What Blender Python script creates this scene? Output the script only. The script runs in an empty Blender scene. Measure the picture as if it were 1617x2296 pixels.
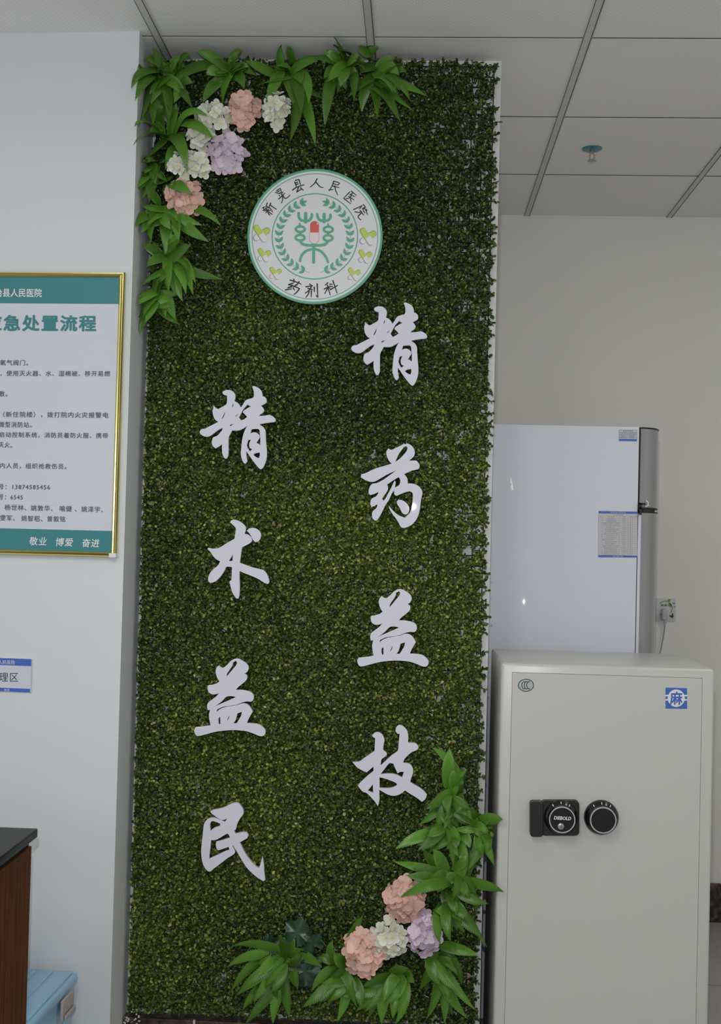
import bpy, bmesh, math, random
import numpy as np
from mathutils import Vector, Matrix

S = bpy.context.scene
COL = S.collection
random.seed(7)
rng = np.random.default_rng(11)

# ------------------------------------------------------------------ camera
CAMZ = 1.562
FPX, YAW, PITCH, ROLL = 2600.58, 0.049192, 0.022853, 0.025382
CX, CY, IW, IH = 808.5, 1148.0, 1617, 2296
fwd = np.array([-math.sin(YAW) * math.cos(PITCH), math.cos(YAW) * math.cos(PITCH), math.sin(PITCH)])
r0 = np.array([math.cos(YAW), math.sin(YAW), 0.0])
u0 = np.cross(r0, fwd)
RGT = math.cos(ROLL) * r0 + math.sin(ROLL) * u0
UPV = -math.sin(ROLL) * r0 + math.cos(ROLL) * u0
CAMP = np.array([0.0, 0.0, CAMZ])
cam_d = bpy.data.cameras.new('camera')
cam = bpy.data.objects.new('camera', cam_d)
COL.objects.link(cam)
cam_d.sensor_fit = 'VERTICAL'
cam_d.sensor_height = 36.0
cam_d.lens = FPX / IH * 36.0
cam_d.clip_start = 0.02
cam.matrix_world = Matrix(((RGT[0], UPV[0], -fwd[0], 0), (RGT[1], UPV[1], -fwd[1], 0), (RGT[2], UPV[2], -fwd[2], CAMZ), (0, 0, 0, 1)))
S.camera = cam

# ------------------------------------------------------------------ view, world, lights
S.view_settings.view_transform = 'Standard'
S.view_settings.look = 'None'
S.view_settings.gamma = 1.0
S.view_settings.use_curve_mapping = False
S.view_settings.exposure = 0.0
w = bpy.data.worlds.new('room_ambient')
S.world = w
w.use_nodes = True
w.node_tree.nodes['Background'].inputs[0].default_value = (0.93, 0.96, 1.0, 1)
w.node_tree.nodes['Background'].inputs[1].default_value = 0.68

def area(name, loc, target, sx, sy, power, col):
    d = bpy.data.lights.new(name, 'AREA')
    d.shape = 'RECTANGLE'
    d.size, d.size_y, d.energy, d.color = sx, sy, power, col
    o = bpy.data.objects.new(name, d)
    COL.objects.link(o)
    o.location = loc
    o.rotation_euler = (Vector(target) - Vector(loc)).to_track_quat('-Z', 'Y').to_euler()
    return o

area('flash', (-0.03, -0.03, 1.75), (-0.02, 3.3, 1.70), 0.022, 0.016, 17.5, (0.96, 0.98, 1.0))
area('ceiling_lamp_a', (-0.45, 0.9, 2.94), (-0.45, 0.9, 0), 0.28, 1.15, 17.0, (1.0, 0.97, 0.92))
area('ceiling_lamp_b', (1.65, 2.6, 2.94), (1.65, 2.6, 0), 0.28, 1.15, 9.0, (1.0, 0.97, 0.92))
area('ceiling_lamp_c', (-1.6, 0.6, 2.94), (-1.6, 0.6, 0), 0.28, 1.15, 14.0, (1.0, 0.97, 0.92))

# ------------------------------------------------------------------ helpers
def ray(x, y):
    return RGT * ((x - CX) / FPX) - UPV * ((y - CY) / FPX) + fwd

def onY(x, y, Y):
    d = ray(x, y)
    return CAMP + d * (Y / d[1])

def onZ(x, y, z):
    d = ray(x, y)
    return CAMP + d * ((z - CAMZ) / d[2])

# the left wall face is very slightly turned
LW_X, LW_Y, LW_K = -0.807, 3.169, 0.045          # Y = LW_Y + LW_K*(LW_X - X)
def onL(x, y, out=0.0):
    d = ray(x, y)
    t = (LW_Y - out + LW_K * LW_X) / (d[1] + LW_K * d[0])
    return CAMP + d * t
def lw_y(X, out=0.0):
    return LW_Y - out + LW_K * (LW_X - X)

def srgb(r, g, b):
    f = lambda c: (c / 255 / 12.92) if c <= 10 else ((c / 255 + 0.055) / 1.055) ** 2.4
    return (f(r), f(g), f(b))

def mat(name, col, rough=0.5, metal=0.0, spec=0.5, var=0.0, scale=8.0, bump=0.0, bscale=60.0, objrand=0.0, coat=0.0, trans=0.0):
    m = bpy.data.materials.new(name)
    m.use_nodes = True
    nt = m.node_tree
    b = nt.nodes['Principled BSDF']
    b.inputs['Base Color'].default_value = (*col, 1)
    b.inputs['Roughness'].default_value = rough
    b.inputs['Metallic'].default_value = metal
    b.inputs['Specular IOR Level'].default_value = spec
    if coat:
        b.inputs['Coat Weight'].default_value = coat
        b.inputs['Coat Roughness'].default_value = 0.08
    tc = nt.nodes.new('ShaderNodeTexCoord')
    if var or objrand:
        mx = nt.nodes.new('ShaderNodeHueSaturation')
        mx.inputs['Color'].default_value = (*col, 1)
        add = None
        if var:
            n = nt.nodes.new('ShaderNodeTexNoise')
            n.inputs['Scale'].default_value = scale
            n.inputs['Detail'].default_value = 4
            nt.links.new(tc.outputs['Object'], n.inputs['Vector'])
            mr = nt.nodes.new('ShaderNodeMapRange')
            mr.inputs['To Min'].default_value = 1 - var
            mr.inputs['To Max'].default_value = 1 + var
            nt.links.new(n.outputs['Fac'], mr.inputs['Value'])
            add = mr.outputs[0]
        if objrand:
            oi = nt.nodes.new('ShaderNodeObjectInfo')
            mr2 = nt.nodes.new('ShaderNodeMapRange')
            mr2.inputs['To Min'].default_value = 1 - objrand
            mr2.inputs['To Max'].default_value = 1 + objrand
            nt.links.new(oi.outputs['Random'], mr2.inputs['Value'])
            if add is not None:
                mu = nt.nodes.new('ShaderNodeMath')
                mu.operation = 'MULTIPLY'
                nt.links.new(add, mu.inputs[0])
                nt.links.new(mr2.outputs[0], mu.inputs[1])
                add = mu.outputs[0]
            else:
                add = mr2.outputs[0]
        nt.links.new(add, mx.inputs['Value'])
        nt.links.new(mx.outputs['Color'], b.inputs['Base Color'])
    if bump:
        n2 = nt.nodes.new('ShaderNodeTexNoise')
        n2.inputs['Scale'].default_value = bscale
        nt.links.new(tc.outputs['Object'], n2.inputs['Vector'])
        bp = nt.nodes.new('ShaderNodeBump')
        bp.inputs['Strength'].default_value = bump
        bp.inputs['Distance'].default_value = 0.004
        nt.links.new(n2.outputs['Fac'], bp.inputs['Height'])
        nt.links.new(bp.outputs['Normal'], b.inputs['Normal'])
    return m

ORG = {}                                        # world origin of each thing (children live in its frame)

def tag(o, label=None, cat=None, group=None, kind=None):
    if label: o['label'] = label
    if cat: o['category'] = cat
    if group: o['group'] = group
    if kind: o['kind'] = kind
    return o

def thing(name, loc, label, cat, group=None):
    o = bpy.data.objects.new(name, None)
    o.empty_display_size = 0.05
    COL.objects.link(o)
    o.location = loc
    ORG[o.name] = np.array(loc, float)
    return tag(o, label, cat, group)

def mk(name, V, F, m, parent=None, origin=None, smooth=False):
    V = np.asarray(V, float).reshape(-1, 3)
    if origin is None:
        origin = ORG[parent.name] if parent is not None else (V.min(0) + V.max(0)) / 2
    origin = np.asarray(origin, float)
    me = bpy.data.meshes.new(name)
    me.from_pydata([tuple(v) for v in (V - origin)], [], [tuple(int(i) for i in f) for f in F])
    me.update()
    if m is not None: me.materials.append(m)
    if smooth: me.shade_smooth()
    o = bpy.data.objects.new(name, me)
    COL.objects.link(o)
    if parent is not None:
        o.parent = parent
        o.location = tuple(origin - ORG[parent.name])
    else:
        o.location = tuple(origin)
    ORG[o.name] = origin
    return o

class MB:
    """collects shapes for ONE mesh object"""
    def __init__(s): s.v, s.f = [], []
    def add(s, V, F):
        n = len(s.v)
        s.v += [tuple(p) for p in V]
        s.f += [tuple(i + n for i in f) for f in F]
        return s
    def box(s, x0, x1, y0, y1, z0, z1, bev=0.0, seg=2):
        bm = bmesh.new()
        bmesh.ops.create_cube(bm, size=1)
        for v in bm.verts:
            v.co = Vector((x0 + (v.co.x + .5) * (x1 - x0), y0 + (v.co.y + .5) * (y1 - y0), z0 + (v.co.z + .5) * (z1 - z0)))
        if bev:
            bmesh.ops.bevel(bm, geom=list(bm.edges), offset=bev, segments=seg, affect='EDGES', profile=0.5)
        bm.verts.index_update()
        s.add([v.co[:] for v in bm.verts], [[v.index for v in f.verts] for f in bm.faces])
        bm.free()
        return s
    def lathe(s, prof, n=40, axis='Y', c=(0, 0, 0)):
        """prof: list of (radius, along)"""
        V, F = [], []
        for r, a in prof:
            for k in range(n):
                t = 2 * math.pi * k / n
                p = (r * math.cos(t), a, r * math.sin(t)) if axis == 'Y' else (r * math.cos(t), r * math.sin(t), a)
                V.append((p[0] + c[0], p[1] + c[1], p[2] + c[2]))
        for i in range(len(prof) - 1):
            for k in range(n):
                k2 = (k + 1) % n
                F.append((i * n + k, i * n + k2, (i + 1) * n + k2, (i + 1) * n + k))
        if prof[0][0] > 1e-6: F.append(tuple(range(n)))
        if prof[-1][0] > 1e-6: F.append(tuple((len(prof) - 1) * n + k for k in range(n)))
        return s.add(V, F)
    def tube(s, pts, r, n=8):
        pts = [Vector(p) for p in pts]
        V, F = [], []
        for i, p in enumerate(pts):
            t = (pts[min(i + 1, len(pts) - 1)] - pts[max(i - 1, 0)]).normalized()
            a = t.cross(Vector((0.3, 0.9, 0.1))).normalized()
            b = t.cross(a).normalized()
            rr = r[i] if isinstance(r, (list, tuple)) else r
            for k in range(n):
                q = 2 * math.pi * k / n
                V.append(tuple(p + a * (rr * math.cos(q)) + b * (rr * math.sin(q))))
        for i in range(len(pts) - 1):
            for k in range(n):
                k2 = (k + 1) % n
                F.append((i * n + k, i * n + k2, (i + 1) * n + k2, (i + 1) * n + k))
        F.append(tuple(range(n)))
        F.append(tuple((len(pts) - 1) * n + k for k in range(n)))
        return s.add(V, F)
    def build(s, name, m, parent=None, smooth=False, origin=None):
        o = mk(name, s.v, s.f, m, parent, origin)
        if smooth:
            o.data.shade_smooth()
            try:
                o.data.set_sharp_from_angle(angle=math.radians(38))
            except Exception:
                pass
        return o

def struct(o):
    o['kind'] = 'structure'
    return o

def smooth_poly(P, sub=4, corner=52):
    P = [np.array(p, float) for p in P]
    n = len(P)
    out = []
    cor = []
    for i in range(n):
        a, b, c = P[i - 1], P[i], P[(i + 1) % n]
        d1, d2 = b - a, c - b
        ang = math.degrees(math.acos(max(-1, min(1, float(d1 @ d2) / (np.linalg.norm(d1) * np.linalg.norm(d2) + 1e-9)))))
        cor.append(ang > corner)
    for i in range(n):
        j = (i + 1) % n
        p0, p1 = P[i], P[j]
        ch = p1 - p0
        L = np.linalg.norm(ch)
        def tan(k):
            t = P[(k + 1) % n] - P[k - 1]
            return t / (np.linalg.norm(t) + 1e-9) * L
        t0 = ch if cor[i] else tan(i)
        t1 = ch if cor[j] else tan(j)
        for q in range(sub):
            s = q / sub
            h = (2 * s**3 - 3 * s**2 + 1) * p0 + (s**3 - 2 * s**2 + s) * t0 + (-2 * s**3 + 3 * s**2) * p1 + (s**3 - s**2) * t1
            out.append(h)
    return out

def curve_mesh(polys, extrude=0.0, bevel=0.0):
    """polys: closed 2D outlines and holes -> (V,F) in local x,y,z"""
    cu = bpy.data.curves.new('tmp', 'CURVE')
    cu.dimensions = '2D'
    cu.fill_mode = 'BOTH'
    cu.extrude = extrude
    cu.bevel_depth = bevel
    cu.bevel_resolution = 1
    for P in polys:
        sp = cu.splines.new('POLY')
        sp.points.add(len(P) - 1)
        for k, p in enumerate(P):
            sp.points[k].co = (p[0], p[1], 0, 1)
        sp.use_cyclic_u = True
    return _to_vf(cu)

def _to_vf(cu):
    o = bpy.data.objects.new('tmp', cu)
    COL.objects.link(o)
    bpy.context.view_layer.update()
    dg = bpy.context.evaluated_depsgraph_get()
    me = o.evaluated_get(dg).to_mesh()
    V = np.array([v.co[:] for v in me.vertices]).reshape(-1, 3)
    F = [tuple(p.vertices) for p in me.polygons]
    o.evaluated_get(dg).to_mesh_clear()
    bpy.data.objects.remove(o)
    bpy.data.curves.remove(cu)
    return V, F

def text_vf(body, bold=0.0, shear=0.0, space=1.0):
    cu = bpy.data.curves.new('tmp', 'FONT')
    cu.body = body
    cu.size = 1.0
    cu.offset = bold
    cu.shear = shear
    cu.space_character = space
    cu.resolution_u = 2
    cu.fill_mode = 'FRONT'
    return _to_vf(cu)

def text_px(name, body, x0, x1, yl, yr, h, proj, m, parent, bold=0.0, shear=0.0, space=1.0):
    """lettering fitted between picture columns x0..x1, centre rows yl..yr, height h, laid on the surface given by proj"""
    V, F = text_vf(body, 0.0, shear, space)
    if len(V) == 0: return None
    if bold:
        V0, F0, n0 = V, list(F), len(V)
        V, F = [], []
        for q, (ox, oy) in enumerate(((0, 0), (1, 0), (-1, 0), (0, 1), (0, -1), (.7, .7), (-.7, .7), (.7, -.7), (-.7, -.7))):
            V.append(V0 + np.array([ox * bold, oy * bold, -7e-5 * q])); F += [tuple(i + q * n0 for i in f) for f in F0]
        V = np.concatenate(V)
    mn, mx = V.min(0), V.max(0)
    u = (V[:, 0] - mn[0]) / max(mx[0] - mn[0], 1e-6)
    v = (V[:, 1] - (mn[1] + mx[1]) / 2) / max(mx[1] - mn[1], 1e-6)
    P = []
    for a, b, dy in zip(u, v, V[:, 2]):
        x = x0 + a * (x1 - x0)
        y = yl + a * (yr - yl) - b * h
        P.append(proj(x + 0.025 * b * h, y) + np.array([0, dy, 0]))
    return mk(name, P, F, m, parent)

def quad_px(pts, proj):
    return [proj(*p) for p in pts]

def stroke_poly(pts, w, ends=5):
    """polyline -> closed outline with round ends; w: width or (w0, w1)"""
    P = [np.array(p, float) for p in pts]
    n = len(P)
    ws = [w] * n if not isinstance(w, (tuple, list)) else [w[0] + (w[1] - w[0]) * i / (n - 1) for i in range(n)]
    L, R = [], []
    for i in range(n):
        t = P[min(i + 1, n - 1)] - P[max(i - 1, 0)]
        t /= np.linalg.norm(t) + 1e-9
        nn = np.array([-t[1], t[0]])
        L.append(P[i] + nn * ws[i] / 2)
        R.append(P[i] - nn * ws[i] / 2)
    t = P[-1] - P[-2]; t /= np.linalg.norm(t)
    a0 = math.atan2(t[0], -t[1])
    nn = np.array([-t[1], t[0]])
    cap1 = [P[-1] + ws[-1] / 2 * (nn * math.cos(q) + t * math.sin(q)) for q in np.linspace(0, math.pi, ends + 2)[1:-1]]
    t2 = P[0] - P[1]; t2 /= np.linalg.norm(t2)
    nn2 = np.array([-t2[1], t2[0]])
    cap0 = [P[0] + ws[0] / 2 * (nn2 * math.cos(q) + t2 * math.sin(q)) for q in np.linspace(0, math.pi, ends + 2)[1:-1]]
    return L, cap1, R, cap0

def strokes_mesh(strokes, proj, mb=None):
    """each stroke: (pts, w). Thin printed strokes as quad strips with round ends"""
    mb = mb or MB()
    proj0 = proj
    for si, (pts, w) in enumerate(strokes):
        L, c1, R, c0 = stroke_poly(pts, w)
        proj = (lambda x, y, o=6e-5 * si: proj0(x, y) - np.array([0, o, 0]))
        V = [proj(*p) for p in L] + [proj(*p) for p in R]
        n = len(L)
        F = [(i, i + 1, n + i + 1, n + i) for i in range(n - 1)]
        b = len(V)
        V += [proj(*p) for p in c1]
        F.append(tuple([n - 1] + [b + k for k in range(len(c1))] + [2 * n - 1]))
        b = len(V)
        V += [proj(*p) for p in c0]
        F.append(tuple([n] + [b + k for k in range(len(c0))] + [0]))
        mb.add(V, F)
    return mb

def spline_pts(pts, sub=5):
    P = [np.array(p, float) for p in pts]
    n = len(P)
    out = []
    for i in range(n - 1):
        p0, p1, p2, p3 = P[max(i - 1, 0)], P[i], P[i + 1], P[min(i + 2, n - 1)]
        for q in range(sub):
            t = q / sub
            out.append(0.5 * ((2 * p1) + (-p0 + p2) * t + (2 * p0 - 5 * p1 + 4 * p2 - p3) * t * t + (-p0 + 3 * p1 - 3 * p2 + p3) * t**3))
    out.append(P[-1])
    return out

# ------------------------------------------------------------------ materials
M = {}
M['wall'] = mat('white_wall_paint', (0.705, 0.735, 0.75), 0.62, spec=0.25, var=0.02, scale=2.0, bump=0.05, bscale=40)
M['wall_side'] = mat('plaster_wall_paint', (0.83, 0.82, 0.78), 0.7, spec=0.2, var=0.03, scale=1.2, bump=0.05, bscale=30)
M['board'] = mat('white_backing_board', (0.80, 0.79, 0.78), 0.5, spec=0.3)
M['rail'] = mat('ceiling_rail_grey', (0.60, 0.61, 0.58), 0.5, spec=0.3)
M['rail_white'] = mat('ceiling_rail_white', (0.82, 0.82, 0.81), 0.45, spec=0.3)
M['rail_dark'] = mat('ceiling_gap', (0.10, 0.10, 0.10), 0.8)
M['lattice'] = mat('hedge_lattice', (0.008, 0.014, 0.007), 0.6, spec=0.2)
M['acrylic'] = mat('white_acrylic', (0.72, 0.715, 0.82), 0.012, spec=0.3)
M['emb_white'] = mat('emblem_white', (0.73, 0.74, 0.76), 0.45, spec=0.3)
M['emb_green'] = mat('emblem_green', srgb(88, 170, 136), 0.35, spec=0.3)
M['emb_stem'] = mat('emblem_stem_grey', (0.28, 0.32, 0.33), 0.5)
M['ink'] = mat('black_ink', (0.035, 0.035, 0.037), 0.5, spec=0.2)
M['ink_grey'] = mat('grey_ink', (0.10, 0.105, 0.115), 0.6, spec=0.2)
M['cap_red'] = mat('capsule_red', (0.62, 0.055, 0.05), 0.35)
M['cap_edge'] = mat('capsule_edge', (0.42, 0.36, 0.38), 0.4)
M['cap_white'] = mat('capsule_white', (0.74, 0.66, 0.69), 0.35)
M['pill_green'] = mat('pill_green', (0.50, 0.62, 0.10), 0.4)
M['pill_green_dark'] = mat('pill_green_edge', (0.26, 0.40, 0.07), 0.4)
M['pill_white'] = mat('pill_white', (0.74, 0.73, 0.76), 0.4)
M['pill_grey'] = mat('pill_grey_edge', (0.36, 0.35, 0.38), 0.4)
M['teal'] = mat('poster_teal', srgb(66, 135, 140), 0.35, spec=0.3)
M['poster'] = mat('poster_white', (0.66, 0.69, 0.75), 0.3, spec=0.3)
M['gold'] = mat('gold_frame', (0.60, 0.53, 0.20), 0.24, metal=0.85)
M['print_white'] = mat('white_print', (0.80, 0.80, 0.82), 0.4)
M['blue'] = mat('sign_blue', srgb(66, 105, 190), 0.35)
M['sign_white'] = mat('sign_white', (0.64, 0.66, 0.75), 0.3)
M['sign_edge'] = mat('sign_clear_edge', (0.55, 0.57, 0.62), 0.25)
M['black_top'] = mat('black_worktop', (0.011, 0.011, 0.012), 0.34, spec=0.10)
M['fridge_white'] = mat('fridge_white_enamel', (0.68, 0.71, 0.78), 0.02, spec=0.15)
M['fridge_grey'] = mat('fridge_grey_door', (0.34, 0.345, 0.36), 0.2, metal=0.35, spec=0.5)
M['black_plastic'] = mat('black_plastic', (0.014, 0.014, 0.015), 0.38, spec=0.4)
M['black_gloss'] = mat('black_gloss_plastic', (0.010, 0.011, 0.013), 0.15, spec=0.5)
M['dial_face'] = mat('dial_face_black', (0.018, 0.018, 0.02), 0.6, spec=0.2)
M['chrome'] = mat('chrome_ring', (0.62, 0.63, 0.64), 0.3, metal=0.6)
M['steel'] = mat('brushed_steel', (0.40, 0.40, 0.38), 0.3, metal=0.8)
M['tick'] = mat('white_tick', (0.75, 0.75, 0.72), 0.4)
M['safe'] = mat('safe_cream_paint', (0.585, 0.585, 0.555), 0.28, spec=0.45, bump=0.03, bscale=200)
M['safe_gap'] = mat('safe_door_gap', (0.15, 0.13, 0.09), 0.8)
M['soft_blue'] = mat('pale_blue_print', (0.26, 0.31, 0.48), 0.5)
M['gap'] = mat('dark_gap', (0.05, 0.045, 0.035), 0.8)
M['sheet'] = mat('paper_sheet', (0.55, 0.54, 0.57), 0.5)
M['sheet_line'] = mat('sheet_line', (0.37, 0.37, 0.39), 0.6)
M['seal'] = mat('silver_seal', (0.42, 0.47, 0.47), 0.35, metal=0.3)
M['blue_box'] = mat('blue_plastic', srgb(148, 192, 220), 0.28, spec=0.5)
M['grey_latch'] = mat('grey_latch', (0.42, 0.40, 0.39), 0.4)
M['socket'] = mat('socket_white', (0.62, 0.62, 0.66), 0.35)
M['plug'] = mat('plug_white', (0.50, 0.52, 0.54), 0.4)
M['cable'] = mat('cable_grey', (0.36, 0.36, 0.36), 0.5)
M['leafprint'] = mat('green_leaf_print', (0.16, 0.36, 0.07), 0.5)
M['butterfly'] = mat('butterfly_print', (0.10, 0.08, 0.05), 0.5)
M['sprink_blue'] = mat('sprinkler_blue_plate', (0.10, 0.27, 0.34), 0.3, metal=0.5)
M['brass'] = mat('pale_brass', (0.55, 0.50, 0.36), 0.3, metal=0.8)
M['fern'] = mat('fern_green', (0.088, 0.225, 0.022), 0.32, spec=0.45, var=0.18, scale=14, objrand=0.34)
M['fern_dark'] = mat('dark_leaf_green', (0.016, 0.055, 0.026), 0.3, spec=0.45, var=0.2, scale=18, objrand=0.2)
M['stem'] = mat('plant_stem', (0.020, 0.050, 0.014), 0.5)
M['plaster'] = mat('white_plaster', (0.62, 0.60, 0.56), 0.8, bump=0.4, bscale=120)

def hydr(name, outer, inner):
    m = mat(name, outer, 0.6, spec=0.2)
    nt = m.node_tree
    b = nt.nodes['Principled BSDF']
    tc = nt.nodes.new('ShaderNodeTexCoord')
    ln = nt.nodes.new('ShaderNodeVectorMath'); ln.operation = 'LENGTH'
    nt.links.new(tc.outputs['Object'], ln.inputs[0])
    mr = nt.nodes.new('ShaderNodeMapRange')
    mr.inputs['From Min'].default_value = 0.002
    mr.inputs['From Max'].default_value = 0.017
    nt.links.new(ln.outputs['Value'], mr.inputs['Value'])
    mx = nt.nodes.new('ShaderNodeMix'); mx.data_type = 'RGBA'
    mx.inputs[6].default_value = (*inner, 1)
    mx.inputs[7].default_value = (*outer, 1)
    nt.links.new(mr.outputs[0], mx.inputs[0])
    oi = nt.nodes.new('ShaderNodeObjectInfo')
    m2 = nt.nodes.new('ShaderNodeMapRange')
    m2.inputs['To Min'].default_value = 0.86; m2.inputs['To Max'].default_value = 1.10
    nt.links.new(oi.outputs['Random'], m2.inputs['Value'])
    hs = nt.nodes.new('ShaderNodeHueSaturation')
    nt.links.new(mx.outputs[2], hs.inputs['Color'])
    nt.links.new(m2.outputs[0], hs.inputs['Value'])
    nt.links.new(hs.outputs['Color'], b.inputs['Base Color'])
    return m
M['h_white'] = hydr('petal_white', (0.78, 0.79, 0.74), (0.72, 0.73, 0.44))
M['h_peach'] = hydr('petal_peach', (0.80, 0.49, 0.41), (0.80, 0.60, 0.52))
M['h_lilac'] = hydr('petal_lilac', (0.74, 0.58, 0.73), (0.78, 0.68, 0.70))

def ceiling_mat():
    m = mat('perforated_ceiling_tile', (0.5, 0.5, 0.49), 0.7, spec=0.2)
    nt = m.node_tree
    b = nt.nodes['Principled BSDF']
    tc = nt.nodes.new('ShaderNodeTexCoord')
    mp = nt.nodes.new('ShaderNodeMapping')
    mp.inputs['Rotation'].default_value = (0, 0, math.radians(45))
    mp.inputs['Scale'].default_value = (88, 88, 88)
    nt.links.new(tc.outputs['Object'], mp.inputs['Vector'])
    vo = nt.nodes.new('ShaderNodeTexVoronoi')
    vo.voronoi_dimensions = '2D'
    vo.inputs['Scale'].default_value = 1.0
    vo.inputs['Randomness'].default_value = 0.0
    nt.links.new(mp.outputs[0], vo.inputs['Vector'])
    cr = nt.nodes.new('ShaderNodeValToRGB')
    cr.color_ramp.elements[0].position = 0.20
    cr.color_ramp.elements[0].color = (0.90, 0.90, 0.89, 1)
    cr.color_ramp.elements[1].position = 0.30
    cr.color_ramp.elements[1].color = (0.80, 0.80, 0.79, 1)
    nt.links.new(vo.outputs['Distance'], cr.inputs[0])
    nt.links.new(cr.outputs[0], b.inputs['Base Color'])
    return m
M['ceil'] = ceiling_mat()

def marble_mat():
    m = mat('brown_marble', (0.04, 0.028, 0.022), 0.25, spec=0.5)
    nt = m.node_tree
    b = nt.nodes['Principled BSDF']
    tc = nt.nodes.new('ShaderNodeTexCoord')
    n = nt.nodes.new('ShaderNodeTexNoise')
    n.inputs['Scale'].default_value = 22; n.inputs['Detail'].default_value = 8; n.inputs['Distortion'].default_value = 1.8
    nt.links.new(tc.outputs['Object'], n.inputs['Vector'])
    cr = nt.nodes.new('ShaderNodeValToRGB')
    e = cr.color_ramp.elements
    e[0].position = 0.35; e[0].color = (0.018, 0.012, 0.010, 1)
    e[1].position = 0.72; e[1].color = (0.16, 0.11, 0.08, 1)
    k = e.new(0.52); k.color = (0.055, 0.038, 0.032, 1)
    nt.links.new(n.outputs['Fac'], cr.inputs[0])
    nt.links.new(cr.outputs[0], b.inputs['Base Color'])
    return m
M['marble'] = marble_mat()

def wood_mat():
    m = mat('dark_brown_wood', (0.075, 0.028, 0.012), 0.5, spec=0.08)
    nt = m.node_tree
    b = nt.nodes['Principled BSDF']
    tc = nt.nodes.new('ShaderNodeTexCoord')
    mp = nt.nodes.new('ShaderNodeMapping')
    mp.inputs['Scale'].default_value = (1, 26, 0.9)
    nt.links.new(tc.outputs['Object'], mp.inputs['Vector'])
    n = nt.nodes.new('ShaderNodeTexNoise')
    n.inputs['Scale'].default_value = 5; n.inputs['Detail'].default_value = 7; n.inputs['Distortion'].default_value = 0.4
    nt.links.new(mp.outputs[0], n.inputs['Vector'])
    cr = nt.nodes.new('ShaderNodeValToRGB')
    e = cr.color_ramp.elements
    e[0].position = 0.3; e[0].color = (0.070, 0.026, 0.010, 1)
    e[1].position = 0.75; e[1].color = (0.165, 0.064, 0.024, 1)
    nt.links.new(n.outputs['Fac'], cr.inputs[0])
    nt.links.new(cr.outputs[0], b.inputs['Base Color'])
    return m
M['wood'] = wood_mat()

def floor_mat():
    m = mat('grey_floor_tile', (0.33, 0.31, 0.29), 0.25, spec=0.4)
    nt = m.node_tree
    b = nt.nodes['Principled BSDF']
    tc = nt.nodes.new('ShaderNodeTexCoord')
    br = nt.nodes.new('ShaderNodeTexBrick')
    br.offset = 0.0
    br.inputs['Scale'].default_value = 1.0
    br.inputs['Brick Width'].default_value = 0.8
    br.inputs['Row Height'].default_value = 0.8
    br.inputs['Mortar Size'].default_value = 0.003
    br.inputs['Color1'].default_value = (0.42, 0.40, 0.38, 1)
    br.inputs['Color2'].default_value = (0.41, 0.39, 0.37, 1)
    br.inputs['Mortar'].default_value = (0.16, 0.15, 0.14, 1)
    nt.links.new(tc.outputs['Object'], br.inputs['Vector'])
    nt.links.new(br.outputs[0], b.inputs['Base Color'])
    return m
M['floor'] = floor_mat()

def boxwood_mat():
    m = mat('boxwood_leaf', (0.04, 0.09, 0.02), 0.38, spec=0.28)
    nt = m.node_tree
    b = nt.nodes['Principled BSDF']
    at = nt.nodes.new('ShaderNodeAttribute')
    at.attribute_name = 'leaf_tint'
    nt.links.new(at.outputs['Color'], b.inputs['Base Color'])
    return m
M['boxwood'] = boxwood_mat()

# ------------------------------------------------------------------ setting
ZC = CAMZ + 1.399
PX0, PX1, PY = -0.806, 0.212, 3.359        # panel wall: left, right, front plane
BY = 4.954
struct(MB().box(-3.2, 2.9, -3.0, BY + 0.12, -0.12, 0.0).build('floor', M['floor']))
ceil = struct(MB().box(-3.2, 2.9, -3.0, BY + 0.12, ZC, ZC + 0.1).build('ceiling', M['ceil'], origin=(0, 0, ZC)))
struct(MB().box(-3.2, 2.9, BY, BY + 0.12, 0.0, ZC).build('wall_back', M['wall_side']))
struct(MB().box(2.78, 2.9, -3.0, BY, 0.0, ZC).build('wall_right', M['wall_side']))
struct(MB().box(PX0, PX1, PY, BY, 0.0, ZC).build('wall_centre', M['board']))
# left wall face (turned slightly), corner edge just left of the green panel
XL = -3.2
cv = [(LW_X, LW_Y), (LW_X, BY), (XL, BY), (XL, lw_y(XL))]
V = [(x, y, z) for z in (0.0, ZC) for x, y in cv]
struct(mk('wall_left', V, [(0, 1, 2, 3), (4, 7, 6, 5), (0, 4, 5, 1), (1, 5, 6, 2), (2, 6, 7, 3), (3, 7, 4, 0)], M['wall']))
struct(MB().box(PX1, 2.78, BY - 0.014, BY, 0.0, 0.160, 0.002).build('baseboard_back', M['marble']))
bc = struct(MB().box(PX0, PX1, PY - 0.05, PY - 0.0005, 0.0, 0.178, 0.003).build('baseboard_centre', M['marble']))
MB().box(-0.603, -0.597, PY - 0.0515, PY - 0.045, 0.0, 0.179).build('grout_joint', M['plaster'], bc)
gm = MB()
for k in range(40):
    x = PX0 + 0.002 + random.random() * 0.045
    z = 0.150 + random.random() * 0.06
    y = PY - 0.05 - random.random() * 0.02
    s = 0.0012 + random.random() * 0.0034
    gm.box(x, x + s * random.uniform(.6, 2), y, y + s, z - s * random.uniform(.5, 1.5), z, s * 0.12, 1)
gm.build('plaster_crumbs', M['plaster'], bc)

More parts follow.
